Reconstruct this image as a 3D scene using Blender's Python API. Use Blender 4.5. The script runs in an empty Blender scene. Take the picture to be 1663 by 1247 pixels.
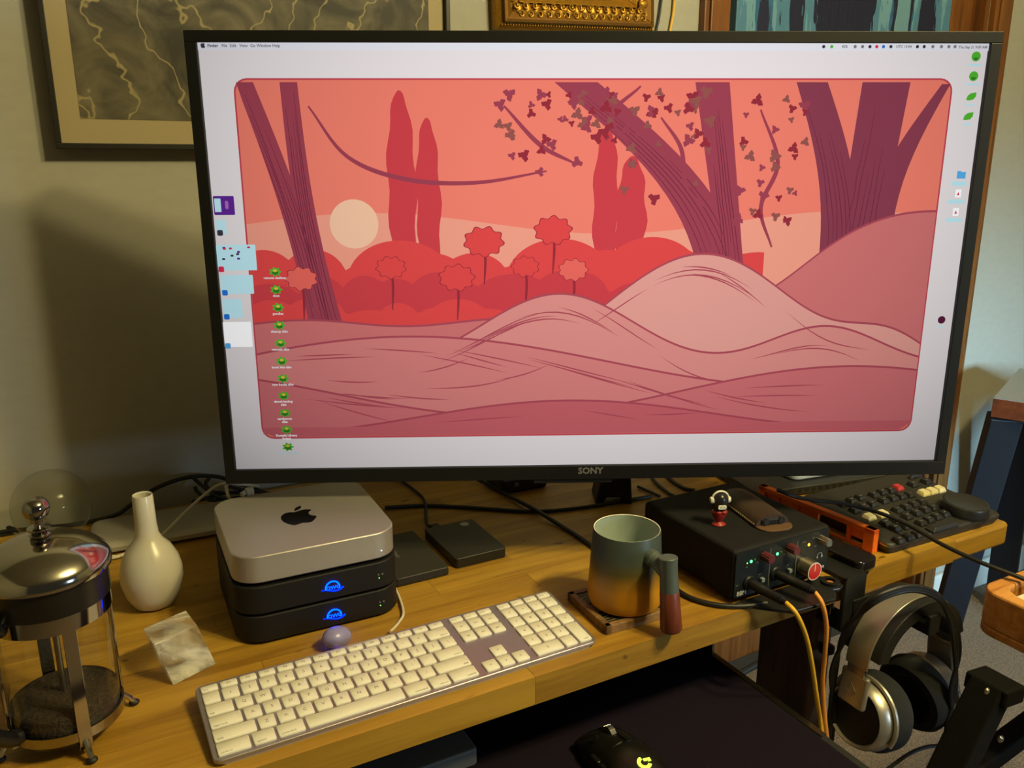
import bpy, bmesh, math, random
from mathutils import Vector, Matrix
R = math.radians
scene = bpy.context.scene
col = scene.collection
random.seed(7)

# ------------------------------------------------------------------ camera
FPX, PITCH, ROLL, HEAD = 1349.7, R(14.5567), -0.003, R(28.1)
CAM = Vector((0.0, -0.698, 1.28226))
_h = Vector((math.sin(HEAD), math.cos(HEAD), 0))
_F = _h * math.cos(PITCH) + Vector((0, 0, -math.sin(PITCH)))
_r = Vector((math.cos(HEAD), -math.sin(HEAD), 0))
_u = _r.cross(_F)
_R = _r * math.cos(ROLL) + _u * math.sin(ROLL)
_U = _u * math.cos(ROLL) - _r * math.sin(ROLL)
cd = bpy.data.cameras.new('camera'); cam = bpy.data.objects.new('camera', cd); col.objects.link(cam)
cd.sensor_width = 36; cd.lens = 36 * FPX / 1663; cd.clip_start = 0.02
mw = Matrix.Identity(4)
for i, v in enumerate((_R, _U, -_F)):
    for k in range(3): mw[k][i] = v[k]
mw.translation = CAM
cam.matrix_world = mw
scene.camera = cam

# ------------------------------------------------------------------ world, lights, exposure
w = bpy.data.worlds.new('world'); scene.world = w; w.use_nodes = True
w.node_tree.nodes['Background'].inputs[0].default_value = (0.75, 0.68, 0.48, 1)
w.node_tree.nodes['Background'].inputs[1].default_value = 0.042
vs = scene.view_settings
vs.view_transform = 'Standard'; vs.look = 'None'; vs.gamma = 1; vs.exposure = 0; vs.use_curve_mapping = False
def lamp(name, typ, loc, power, color, **kw):
    l = bpy.data.lights.new(name, typ); l.energy = power; l.color = color
    for k, v in kw.items(): setattr(l, k, v)
    o = bpy.data.objects.new(name, l); o.location = loc; col.objects.link(o)
    return o
WARM = (1.0, 0.825, 0.365)
lamp('ceiling_bulb', 'POINT', (0.98, -1.00, 2.30), 61, WARM, shadow_soft_size=0.055)
lamp('ceiling_bulb', 'POINT', (1.18, -0.86, 2.30), 61, WARM, shadow_soft_size=0.055)
wl = lamp('window_daylight', 'AREA', (2.0, -2.35, 1.12), 6.5, (0.44, 0.78, 1.0), shape='RECTANGLE', size=0.40, size_y=0.45)
wl.rotation_euler = (Vector((2.15, 0.72, 0.40)) - wl.location).to_track_quat('-Z', 'Y').to_euler()
wl.data.spread = R(36)
w2 = lamp('window_daylight', 'AREA', (2.0, -2.38, 1.12), 4.2, (0.58, 0.80, 1.0), shape='RECTANGLE', size=0.40, size_y=0.45)
w2.rotation_euler = (Vector((1.2, 0.2, 0.55)) - w2.location).to_track_quat('-Z', 'Y').to_euler(); w2.data.spread = R(80)

# ------------------------------------------------------------------ pixel -> place helpers (a pixel gives a direction, a plane the distance)
def ray(x, y): return _F * FPX + _R * (x - 831.5) + _U * (623.5 - y)
def PZ(x, y, z):
    d = ray(x, y); return CAM + d * ((z - CAM.z) / d.z)
def PY(x, y, Y):
    d = ray(x, y); return CAM + d * ((Y - CAM.y) / d.y)

# ------------------------------------------------------------------ materials
def lin(c):
    c = c / 255.0
    return c / 12.92 if c <= 0.04045 else ((c + 0.055) / 1.055) ** 2.4
def S(*c): return tuple(lin(v) for v in c) + (1,)
_m = {}
def P(name, color=(0.5, 0.5, 0.5, 1), rough=0.5, metal=0.0, **kw):
    if name in _m: return _m[name]
    m = bpy.data.materials.new(name); m.use_nodes = True
    b = m.node_tree.nodes['Principled BSDF']
    b.inputs['Base Color'].default_value = color
    b.inputs['Roughness'].default_value = rough
    b.inputs['Metallic'].default_value = metal
    for k, v in kw.items(): b.inputs[k.replace('_', ' ')].default_value = v
    _m[name] = m
    return m
def nodes(m): return m.node_tree.nodes, m.node_tree.links, m.node_tree.nodes['Principled BSDF']
def grain(m, scale=400, strength=0.2, dist=0.0005, var=0.12, coord='Object', detail=4):
    n, l, b = nodes(m)
    tc = n.new('ShaderNodeTexCoord'); no = n.new('ShaderNodeTexNoise')
    no.inputs['Scale'].default_value = scale; no.inputs['Detail'].default_value = detail
    l.new(tc.outputs[coord], no.inputs['Vector'])
    bu = n.new('ShaderNodeBump'); bu.inputs['Strength'].default_value = strength; bu.inputs['Distance'].default_value = dist
    l.new(no.outputs['Fac'], bu.inputs['Height']); l.new(bu.outputs['Normal'], b.inputs['Normal'])
    if var:
        base = tuple(b.inputs['Base Color'].default_value)
        rp = n.new('ShaderNodeValToRGB')
        rp.color_ramp.elements[0].position = 0.3; rp.color_ramp.elements[1].position = 0.7
        rp.color_ramp.elements[0].color = tuple(v * (1 - var) for v in base[:3]) + (1,)
        rp.color_ramp.elements[1].color = tuple(min(1, v * (1 + var)) for v in base[:3]) + (1,)
        l.new(no.outputs['Fac'], rp.inputs['Fac']); l.new(rp.outputs['Color'], b.inputs['Base Color'])
    return m
def EM(name, color, strength=1.0):
    if name in _m: return _m[name]
    m = bpy.data.materials.new(name); m.use_nodes = True
    n, l = m.node_tree.nodes, m.node_tree.links
    n.remove(n['Principled BSDF'])
    e = n.new('ShaderNodeEmission'); e.inputs[0].default_value = color; e.inputs[1].default_value = strength
    l.new(e.outputs[0], n['Material Output'].inputs[0])
    _m[name] = m
    return m
def wood(name, ramp, scale=(2.2, 34, 34), rough=0.42, axis='world', bump=0.12, knots=False):
    """streaky wood: noise stretched along X, own tint and own figure for each object"""
    m = P(name, (0.4, 0.25, 0.1, 1), rough); n, l, b = nodes(m)
    if axis == 'world':
        g = n.new('ShaderNodeNewGeometry'); src = g.outputs['Position']
    else:
        g = n.new('ShaderNodeTexCoord'); src = g.outputs['Object']
    oi = n.new('ShaderNodeObjectInfo')
    mp = n.new('ShaderNodeMapping'); mp.inputs['Scale'].default_value = scale
    sc = n.new('ShaderNodeVectorMath'); sc.operation = 'SCALE'; sc.inputs[0].default_value = (9, 7, 5)
    l.new(oi.outputs['Random'], sc.inputs['Scale']); l.new(sc.outputs[0], mp.inputs['Location']); l.new(src, mp.inputs['Vector'])
    n1 = n.new('ShaderNodeTexNoise'); n1.inputs['Scale'].default_value = 1.4; n1.inputs['Detail'].default_value = 6; n1.inputs['Distortion'].default_value = 0.6
    n2 = n.new('ShaderNodeTexNoise'); n2.inputs['Scale'].default_value = 9; n2.inputs['Detail'].default_value = 5
    l.new(mp.outputs[0], n1.inputs['Vector']); l.new(mp.outputs[0], n2.inputs['Vector'])
    ad = n.new('ShaderNodeMath'); ad.operation = 'MULTIPLY_ADD'; ad.inputs[1].default_value = 0.35
    l.new(n2.outputs['Fac'], ad.inputs[0]); l.new(n1.outputs['Fac'], ad.inputs[2])
    a2 = n.new('ShaderNodeMath'); a2.operation = 'MULTIPLY_ADD'; a2.inputs[1].default_value = 0.22; a2.inputs[2].default_value = -0.28
    l.new(oi.outputs['Random'], a2.inputs[0])
    a3 = n.new('ShaderNodeMath'); l.new(ad.outputs[0], a3.inputs[0]); l.new(a2.outputs[0], a3.inputs[1])
    rp = n.new('ShaderNodeValToRGB'); els = rp.color_ramp.elements
    els[0].position = 0.28; els[0].color = ramp[0]; els[1].position = 0.72; els[1].color = ramp[-1]
    if len(ramp) == 3:
        e = els.new(0.5); e.color = ramp[1]
    l.new(a3.outputs[0], rp.inputs['Fac'])
    out = rp.outputs['Color']
    if knots:
        vo = n.new('ShaderNodeTexNoise'); vo.inputs['Scale'].default_value = 1.0; vo.inputs['Detail'].default_value = 2
        mk = n.new('ShaderNodeMapping'); mk.inputs['Scale'].default_value = (28, 75, 75)
        l.new(src, mk.inputs['Vector']); l.new(mk.outputs[0], vo.inputs['Vector'])
        kr = n.new('ShaderNodeValToRGB'); kr.color_ramp.elements[0].position = 0.70; kr.color_ramp.elements[1].position = 0.80
        l.new(vo.outputs['Fac'], kr.inputs['Fac'])
        mx = n.new('ShaderNodeMix'); mx.data_type = 'RGBA'; mx.inputs[7].default_value = tuple(v * 0.35 for v in ramp[0][:3]) + (1,)
        l.new(kr.outputs['Color'], mx.inputs[0]); l.new(out, mx.inputs[6]); out = mx.outputs[2]
    l.new(out, b.inputs['Base Color'])
    bu = n.new('ShaderNodeBump'); bu.inputs['Strength'].default_value = bump; bu.inputs['Distance'].default_value = 0.001
    l.new(ad.outputs[0], bu.inputs['Height']); l.new(bu.outputs['Normal'], b.inputs['Normal'])
    return m

BLACK = P('black_plastic', S(20, 20, 21), 0.5, Specular_IOR_Level=.35)
BLACKM = grain(P('black_matte', S(24, 23, 22), 0.75), 900, 0.15, 0.0003, 0.15)
RUBBER = P('black_rubber', S(20, 20, 20), 0.55)
BEZEL = P('bezel_black', S(15, 15, 15), 0.55, Specular_IOR_Level=.3)
ALU = grain(P('brushed_aluminium', S(172, 168, 168), 0.42, 0.6), 1500, 0.06, 0.0002, 0.05)
CHROME = P('chrome', S(168, 164, 158), 0.09, 1.0)
STEEL = P('steel', S(160, 158, 155), 0.28, 1.0)
KEYW = P('key_white', S(226, 224, 214), 0.45)
LEGEND = P('legend_grey', S(120, 118, 112), 0.6)
WHITEP = P('print_white', S(215, 215, 215), 0.6)
def thin_glass(name, tint, gl=1.0):
    m = bpy.data.materials.new(name); m.use_nodes = True; n, l = m.node_tree.nodes, m.node_tree.links
    n.remove(n['Principled BSDF'])
    t = n.new('ShaderNodeBsdfTransparent'); t.inputs[0].default_value = tint
    g_ = n.new('ShaderNodeBsdfGlossy'); g_.inputs['Roughness'].default_value = 0.02
    fr = n.new('ShaderNodeFresnel'); ge = n.new('ShaderNodeNewGeometry')
    io = n.new('ShaderNodeMath'); io.operation = 'MULTIPLY_ADD'; io.inputs[1].default_value = 1 / 1.35 - 1.35; io.inputs[2].default_value = 1.35
    l.new(ge.outputs['Backfacing'], io.inputs[0]); l.new(io.outputs[0], fr.inputs[0])
    mx = n.new('ShaderNodeMixShader'); l.new(fr.outputs[0], mx.inputs[0]); l.new(t.outputs[0], mx.inputs[1]); l.new(g_.outputs[0], mx.inputs[2])
    l.new(mx.outputs[0], n['Material Output'].inputs[0]); return m
GLASS = thin_glass('clear_glass', (0.93, 0.94, 0.92, 1))
PORC = P('porcelain_white', S(196, 192, 180), 0.3, Coat_Weight=0.4)
CWHITE = P('cable_white', S(205, 200, 185), 0.5)
YELLOW = P('cable_yellow', S(222, 172, 40), 0.5)
WALLM = grain(P('wall_paint', S(159, 158, 150), 0.85), 160, 0.12, 0.0008, 0.03, 'Generated')
BEECH = wood('beech_block', [S(136, 98, 26), S(160, 121, 38), S(176, 137, 48)], rough=0.48, knots=True, bump=0.06)
DARKW = wood('dark_brown_wood', [S(48, 32, 20), S(66, 45, 27), S(82, 56, 34)], (30, 30, 3), 0.6)
DOORW = wood('door_wood', [S(84, 50, 20), S(112, 68, 28), S(130, 82, 36)], (30, 30, 2.2), 0.4)

# ------------------------------------------------------------------ mesh building
class MB:
    def __init__(s): s.v = []; s.f = []
    def add(s, vs, fs, M=None):
        o = len(s.v)
        s.v += [tuple(M @ Vector(p)) if M else tuple(p) for p in vs]
        s.f += [[i + o for i in f] for f in fs]
        return s
    def box(s, x0, x1, y0, y1, z0, z1, M=None):
        return s.add([(x0, y0, z0), (x1, y0, z0), (x1, y1, z0), (x0, y1, z0), (x0, y0, z1), (x1, y0, z1), (x1, y1, z1), (x0, y1, z1)],
                     [(0, 3, 2, 1), (4, 5, 6, 7), (0, 1, 5, 4), (1, 2, 6, 5), (2, 3, 7, 6), (3, 0, 4, 7)], M)
    def prism(s, poly, z0, z1, M=None):
        n = len(poly)
        vs = [(x, y, z0) for x, y in poly] + [(x, y, z1) for x, y in poly]
        fs = [list(range(n))[::-1], list(range(n, 2 * n))] + [(i, (i + 1) % n, n + (i + 1) % n, n + i) for i in range(n)]
        return s.add(vs, fs, M)
    def loft(s, rings, cap=True, closed=False):
        n = len(rings[0]); k = len(rings); o = []
        vs = [p for r in rings for p in r]; fs = []
        for a in range(k if closed else k - 1):
            b = (a + 1) % k
            fs += [(a * n + i, a * n + (i + 1) % n, b * n + (i + 1) % n, b * n + i) for i in range(n)]
        if cap and not closed: fs += [list(range(n))[::-1], list(range((k - 1) * n, k * n))]
        return s.add(vs, fs)
    def lathe(s, prof, seg=40, M=None, cap=True):
        n = len(prof); vs = []; fs = []
        for i in range(seg):
            a = 2 * math.pi * i / seg
            vs += [(r * math.cos(a), r * math.sin(a), z) for r, z in prof]
        for i in range(seg):
            j = (i + 1) % seg
            fs += [(i * n + k, j * n + k, j * n + k + 1, i * n + k + 1) for k in range(n - 1)]
        if cap:
            if prof[0][0] > 1e-5: fs.append([i * n for i in range(seg)][::-1])
            if prof[-1][0] > 1e-5: fs.append([i * n + n - 1 for i in range(seg)])
        return s.add(vs, fs, M)
    def cyl(s, p0, p1, r0, r1=None, seg=24):
        p0, p1 = Vector(p0), Vector(p1); r1 = r0 if r1 is None else r1
        d = p1 - p0; M = Matrix.Translation(p0) @ d.to_track_quat('Z', 'Y').to_matrix().to_4x4()
        return s.lathe([(r0, 0), (r1, d.length)], seg, M)
    def ell(s, c, r, seg=24, rings=14, M=None):
        prof = [(max(1e-6, math.sin(math.pi * k / rings)), -math.cos(math.pi * k / rings)) for k in range(rings + 1)]
        T = Matrix.Translation(c) @ (M or Matrix.Identity(4)) @ Matrix.Diagonal((*r, 1))
        return s.lathe(prof, seg, T, cap=False)
    def tube(s, pts, r, seg=8, smooth=True, closed=False, sub=8):
        P_ = [Vector(p) for p in pts]
        if smooth: P_ = catmull(P_, sub, closed)
        n = len(P_); rings = []
        t0 = (P_[1] - P_[0]).normalized()
        nr = t0.orthogonal().normalized()
        for i, p in enumerate(P_):
            if closed: t = (P_[(i + 1) % n] - P_[i - 1]).normalized()
            else: t = (P_[min(i + 1, n - 1)] - P_[max(i - 1, 0)]).normalized()
            nr = (nr - t * nr.dot(t)).normalized(); b = t.cross(nr)
            rr = r[i * (len(r) - 1) // max(1, n - 1)] if isinstance(r, (list, tuple)) else r
            rings.append([p + (nr * math.cos(2 * math.pi * k / seg) + b * math.sin(2 * math.pi * k / seg)) * rr for k in range(seg)])
        return s.loft(rings, True, closed)
    def build(s, name, mat, parent=None, smooth=True, bevel=0, seg=2, ang=35):
        off = Vector((0, 0, 0))
        if parent is None:
            xs = [p[0] for p in s.v]; ys = [p[1] for p in s.v]; zs = [p[2] for p in s.v]
            off = Vector(((min(xs) + max(xs)) / 2, (min(ys) + max(ys)) / 2, min(zs)))
        me = bpy.data.meshes.new(name)
        me.from_pydata([tuple(Vector(p) - off) for p in s.v], [], s.f)
        bm = bmesh.new(); bm.from_mesh(me)
        bmesh.ops.remove_doubles(bm, verts=bm.verts, dist=1e-6)
        bmesh.ops.recalc_face_normals(bm, faces=bm.faces)
        bm.to_mesh(me); bm.free()
        return mobj(name, me, mat, parent, off, smooth, bevel, seg, ang)
def mobj(name, me, mat, parent=None, loc=(0, 0, 0), smooth=True, bevel=0, seg=2, ang=35):
    if mat and not me.materials: me.materials.append(mat)
    if smooth and len(me.polygons):
        me.polygons.foreach_set('use_smooth', [True] * len(me.polygons)); me.set_sharp_from_angle(angle=R(ang))
    o = bpy.data.objects.new(name, me); col.objects.link(o); o.location = loc
    if parent: o.parent = parent
    if bevel:
        b = o.modifiers.new('bevel', 'BEVEL'); b.width = bevel; b.segments = seg; b.limit_method = 'ANGLE'; b.angle_limit = R(40)
    return o
def catmull(p, sub=8, closed=False):
    n = len(p); out = []
    for i in range(n if closed else n - 1):
        a = p[i - 1] if (closed or i > 0) else p[0] * 2 - p[1]
        b = p[i]; c = p[(i + 1) % n]
        d = p[(i + 2) % n] if (closed or i + 2 < n) else c * 2 - b
        for k in range(sub):
            t = k / sub
            out.append(0.5 * ((2 * b) + (c - a) * t + (2 * a - 5 * b + 4 * c - d) * t * t + (3 * b - a - 3 * c + d) * t ** 3))
    if not closed: out.append(p[-1])
    return out
def rrect(w, h, r, n=6, cx=0, cy=0):
    pts = []
    for qx, qy, a0 in ((1, 1, 0), (-1, 1, 90), (-1, -1, 180), (1, -1, 270)):
        for k in range(n + 1):
            a = R(a0 + 90 * k / n)
            pts.append((cx + qx * (w / 2 - r) + r * math.cos(a), cy + qy * (h / 2 - r) + r * math.sin(a)))
    return pts
def tag(o, label, cat, group=None, kind=None):
    o['label'] = label
    if cat: o['category'] = cat
    if group: o['group'] = group
    if kind: o['kind'] = kind
    return o
def thing(name, label, cat, loc=(0, 0, 0), rotz=0, group=None, rot=None):
    o = bpy.data.objects.new(name, None); col.objects.link(o); o.empty_display_size = 0.02
    o.location = loc; o.rotation_euler = rot or (0, 0, rotz)
    return tag(o, label, cat, group)
def struct(o, label=None, cat=None):
    o['kind'] = 'structure'
    if label: o['label'] = label
    if cat: o['category'] = cat
    return o
_tx = {}
def text_mesh(txt, size, depth=0.0001, align='CENTER', bold=0.0):
    key = (txt, size, depth, align)
    if key in _tx: return _tx[key].copy()
    cu = bpy.data.curves.new('txt', 'FONT'); cu.body = txt; cu.size = size; cu.extrude = depth; cu.resolution_u = 2
    cu.align_x = align; cu.align_y = 'CENTER'; cu.offset = bold
    o = bpy.data.objects.new('txt', cu); col.objects.link(o)
    dg = bpy.context.evaluated_depsgraph_get(); dg.update()
    me = bpy.data.meshes.new_from_object(o.evaluated_get(dg))
    bpy.data.objects.remove(o); bpy.data.curves.remove(cu)
    me.materials.clear(); _tx[key] = me
    return me.copy()
def text(name, txt, size, mat, parent, loc, rot=(0, 0, 0), depth=0.0001, align='CENTER', bold=0.0):
    me = text_mesh(txt, size, depth, align, bold); me.materials.append(mat)
    o = bpy.data.objects.new(name, me); col.objects.link(o); o.parent = parent; o.location = loc; o.rotation_euler = rot
    return o

TOP = 0.74                       # desk top height
WALLY = 0.72                     # face of the wall behind the desk

# ================================================================== THE ROOM
carpet = grain(P('carpet', S(128, 112, 96), 0.95), 330, 0.9, 0.004, 0.6, 'Object', 3)
struct(MB().box(-1.6, 3.4, -2.6, WALLY, -0.04, 0).build('floor', carpet, None, False), 'brown-grey speckled carpet floor under the desk', 'floor')
DX0, DX1, DZ1 = 1.255, 2.115, 2.03      # door opening
wb = MB()
wb.box(-1.6, DX0, WALLY, WALLY + 0.1, 0, 2.45); wb.box(DX1, 3.4, WALLY, WALLY + 0.1, 0, 2.45); wb.box(DX0, DX1, WALLY, WALLY + 0.1, DZ1, 2.45)
struct(wb.build('wall_back', WALLM, None, False), 'plain off-white painted wall behind the desk', 'wall')
struct(MB().box(3.4, 3.5, -2.6, WALLY + .1, 0, 2.45).build('wall_right', WALLM, None, False), 'off-white painted wall at the end past the side table', 'wall')
struct(MB().box(-1.7, -1.6, -2.6, WALLY + .1, 0, 2.45).build('wall_left', WALLM, None, False), 'off-white painted side wall beyond the french press', 'wall')
struct(MB().box(-1.7, 3.5, -2.6, WALLY + .1, 2.45, 2.5).build('ceiling', WALLM, None, False), 'off-white ceiling of the room', 'ceiling')
BASEM = P('baseboard_paint', S(205, 203, 195), 0.5)
struct(MB().box(DX1 + 0.07, 3.4, WALLY - 0.014, WALLY, 0, 0.09).build('baseboard_back', BASEM, None, False, 0.004), 'white baseboard along the wall right of the door', 'baseboard')
struct(MB().box(-1.6, DX0 - 0.07, WALLY - 0.014, WALLY, 0, 0.09).build('baseboard_left', BASEM, None, False, 0.004), 'white baseboard along the wall under the desk', 'baseboard')
d = thing('door_1', 'brown stained wooden door with casing behind the television', 'door', (1.685, WALLY, 0)); d['kind'] = 'structure'
def dl(x): return x - 1.685
MB().box(dl(DX0), dl(DX1), 0.035, 0.075, 0.01, DZ1).build('door_leaf', DOORW, d, False)
for x0, x1 in ((DX0 + .1, 1.64), (1.73, DX1 - .1)):
    for z0, z1 in ((.2, .85), (1.0, 1.9)):
        MB().box(dl(x0), dl(x1), 0.026, 0.036, z0, z1).build('door_panel', DOORW, d, False, 0.006)
for x0, x1 in ((1.187, DX0), (DX1, 2.183)):
    MB().box(dl(x0), dl(x1), -0.018, 0.0, 0, DZ1 + .07).box(dl(x0) + .012, dl(x1) - .02, -0.024, -0.018, 0, DZ1 + .07).build('casing', DOORW, d, False, 0.003)
MB().box(dl(1.187), dl(2.183), -0.018, 0.0, DZ1, DZ1 + .07).build('casing', DOORW, d, False, 0.003)
for x0, x1 in ((DX0, DX0 + .018), (DX1 - .018, DX1)):
    MB().box(dl(x0), dl(x1), 0.0, 0.035, 0, DZ1).build('jamb', DOORW, d, False)
MB().lathe([(0, 0), (.012, 0), (.012, .03), (.026, .045), (.026, .06), (.015, .068), (0, .069)], 20,
           Matrix.Translation((dl(DX0) + .07, .035, .95)) @ Matrix.Rotation(R(90), 4, 'X')).build('door_knob', STEEL, d)

# ================================================================== DESK
desk = thing('desk', 'honey coloured butcher-block wooden desk carrying the television and computer gear', 'desk', (0.3, 0.35, 0))
DXA, DXB, DYB, DTH = -0.72, 1.262, 0.70, 0.035
cube = bpy.data.meshes.new('stave'); MBc = MB().box(-.5, .5, -.5, .5, -.5, .5); cube.from_pydata(MBc.v, [], MBc.f); cube.materials.append(BEECH)
rows = 16; rw = DYB / rows
rnd = random.Random(3)
for i in range(rows):
    x = DXA - rnd.uniform(0, .35); y0 = i * rw
    while x < DXB - .02:
        L = rnd.uniform(.28, .52); x1 = min(x + L, DXB)
        if DXB - x1 < .08: x1 = DXB
        xa = max(x, DXA)
        if x1 > xa + .02:
            if i == 0 and x1 == DXB:       # front corner piece with the rounded corner
                r = .012; X, Y = x1 - .3, -0.35
                poly = [(xa + .0002 - .3, y0 - .35), (X - r + 0, y0 - .35)] + [(X - r + r * math.cos(R(a)), y0 - .35 + r + r * math.sin(R(a))) for a in range(-75, 1, 15)] + [(X, y0 + rw - .0002 - .35), (xa + .0002 - .3, y0 + rw - .0002 - .35)]
                MB().prism(poly, TOP - DTH, TOP).build('stave', BEECH, desk, False, 0.004)
            else:
                o = bpy.data.objects.new('stave', cube); col.objects.link(o); o.parent = desk
                o.location = ((xa + x1) / 2 - .3, y0 + rw / 2 - .35, TOP - DTH / 2)
                o.scale = (x1 - xa - .0004, rw - .0003, DTH)
        x = x1
for (x0, x1, y0, y1) in ((0.872, 0.912, 0.03, 0.13), (0.872, 0.912, 0.57, 0.67), (-.66, -.62, .03, .13), (-.66, -.62, .57, .67)):
    MB().box(x0 - .3, x1 - .3, y0 - .35, y1 - .35, 0, TOP - DTH).build('leg', DARKW, desk, False, .003)
MB().box(-.62 - .3, .872 - .3, .62 - .35, .64 - .35, .60, TOP - DTH).build('rear_rail', DARKW, desk, False, .002)

# pull-out tray under the desk
tray = thing('keyboard_tray', 'dark pull-out tray slung under the desk front', 'tray', (0.25, 0.0, 0.588))
MB().box(-.55, .51, -.24, .16, 0, .014).build('board', BLACKM, tray, False, .003)
for x in (-.545, .498):
    MB().box(x + .002, x + .010, -.10, .16, .014, .0168).box(x + .002, x + .006, .1, .16, .0168, .117).build('slide_rail', STEEL, tray, False)
PAD = grain(P('mousepad_cloth', S(24, 18, 30), 0.9, Specular_IOR_Level=.1), 700, 0.35, 0.0006, 0.2)
tag(MB().prism(rrect(1.0, .36, .02, 5, .245, -.05), .602, .6055).build('mouse_pad', PAD, None, False), 'large dark purple cloth mouse pad on the tray below the desk', 'mouse pad')
tag(MB().prism(rrect(.30, .2, .004, 3, .205, .155), .6055, .628).build('notebook', P('grey_cover', S(96, 98, 98), .6), None, False, .002), 'flat grey notebook on the pull-out tray under the desk edge', 'notebook')

# ================================================================== TELEVISION
TVX, TVY, TVYAW = 0.58867, 0.18385, R(-26.382)
tv = thing('television', 'large flat television used as a monitor with a thin black bezel', 'television', (TVX, TVY, TOP), TVYAW)
SB, SH, SW = 0.1563, 0.529, 0.4705          # screen bottom height over desk, height, half width
def ST(x, y):                                # pixel -> screen coordinates (a, z) of the television
    n = Vector((-math.sin(TVYAW), math.cos(TVYAW), 0)); d = ray(x, y)
    p = CAM + d * ((Vector((TVX, TVY, 0)) - CAM).dot(n) / d.dot(n)) - Vector((TVX, TVY, TOP))
    return p.x * math.cos(TVYAW) + p.y * math.sin(TVYAW), p.z
zb, zt, xo = SB - .019, SB + SH + .013, .4845
XZ = Matrix.Rotation(R(90), 4, 'X')           # (x, y, z) -> (x, -z, y): prism drawn in the xz plane, extruded to -y
def slab(mb, x0, x1, z0, z1, y0, y1): return mb.box(x0, x1, y0, y1, z0, z1)
slab(MB(), -xo, xo, zb, SB, -.006, .03).build('bezel', BEZEL, tv, False, .0008)
slab(MB(), -xo, xo, SB + SH, zt, -.006, .03).build('bezel', BEZEL, tv, False, .0008)
slab(MB(), -xo, -SW, SB, SB + SH, -.006, .03).build('bezel', BEZEL, tv, False, .0008)
slab(MB(), SW, xo, SB, SB + SH, -.006, .03).build('bezel', BEZEL, tv, False, .0008)
MB().box(-.47, .47, .03, .04, zb + .01, zt - .01).box(-.36, .36, .04, .065, .2, .52).build('back_shell', BLACK, tv, False, .004)
MB().box(-.075, .03, -.004, .02, zb - .006, zb).build('sensor_strip', BLACK, tv, False, .001)
text('logo', 'SONY', .0125, P('logo_silver', S(150, 150, 148), .4, .5), tv, (ST(958, 762)[0], -.0062, ST(958, 762)[1]), (R(90), 0, 0), .0003, bold=.0003)
# stand behind the panel: column on a low two-footed base
cl = Vector((.77, .385, 0)) - Vector((TVX, TVY, 0)); cl = Matrix.Rotation(-TVYAW, 3, 'Z') @ cl
MB().prism([(-.032, .0), (-.02, .0), (-.014, .012), (.012, .012), (.016, .0), (.03, .0), (.026, .05), (-.022, .05)], -.03, .03,
           Matrix.Translation(cl) @ XZ).build('stand_foot', BLACK, tv, False, .003)
MB().box(cl.x - .02, cl.x + .02, cl.y - .015, cl.y + .015, .05, .40).build('stand_column', BLACK, tv, False, .003)
MB().box(cl.x - .02, cl.x + .02, .064, cl.y, .34, .38).box(cl.x - .07, cl.x + .07, .062, .07, .29, .43).build('stand_arm', BLACK, tv, False, .003)

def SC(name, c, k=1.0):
    """a colour shown on the panel; view-angle and backlight dimming towards the edges is painted into its emission"""
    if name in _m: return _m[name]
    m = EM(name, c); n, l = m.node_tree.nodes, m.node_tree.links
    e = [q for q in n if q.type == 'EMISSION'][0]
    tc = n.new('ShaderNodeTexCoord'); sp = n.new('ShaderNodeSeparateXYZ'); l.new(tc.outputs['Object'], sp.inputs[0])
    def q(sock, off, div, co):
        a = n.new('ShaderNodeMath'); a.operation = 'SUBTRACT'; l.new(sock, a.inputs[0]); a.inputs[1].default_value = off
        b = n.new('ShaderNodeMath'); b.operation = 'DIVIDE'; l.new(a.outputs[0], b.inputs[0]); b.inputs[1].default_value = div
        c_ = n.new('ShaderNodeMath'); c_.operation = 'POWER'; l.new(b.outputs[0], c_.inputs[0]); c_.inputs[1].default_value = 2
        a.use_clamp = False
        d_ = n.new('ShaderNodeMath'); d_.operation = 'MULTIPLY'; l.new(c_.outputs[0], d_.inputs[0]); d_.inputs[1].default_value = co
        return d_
    a = q(sp.outputs['X'], .03, .47, .30 * k); b = q(sp.outputs['Z'], .54, .38, .33 * k)  # painted falloff: emission dims towards the sides and bottom
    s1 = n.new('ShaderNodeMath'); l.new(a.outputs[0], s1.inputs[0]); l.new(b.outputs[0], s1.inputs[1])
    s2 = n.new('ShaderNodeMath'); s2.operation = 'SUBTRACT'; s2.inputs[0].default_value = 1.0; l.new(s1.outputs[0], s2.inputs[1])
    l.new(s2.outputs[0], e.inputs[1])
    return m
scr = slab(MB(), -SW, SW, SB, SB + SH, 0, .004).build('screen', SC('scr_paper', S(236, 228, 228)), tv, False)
_lay = [0]
def flat(name, pts, mat, parent=None, dy=None):
    """flat printed shape on the panel, pts in (a, z)"""
    _lay[0] += 1
    y = -.00006 - .000005 * _lay[0] if dy is None else dy
    me = bpy.data.meshes.new(name); me.from_pydata([(a, y, z) for a, z in pts], [], [list(range(len(pts)))])
    me.materials.append(mat)
    o = bpy.data.objects.new(name, me); col.objects.link(o); o.parent = parent or scr
    return o
def px(*pts): return [ST(x, y) for x, y in pts]
def rr(x0, x1, z0, z1, r, n=5): return rrect(x1 - x0, z1 - z0, r, n, (x0 + x1) / 2, (z0 + z1) / 2)
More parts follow.
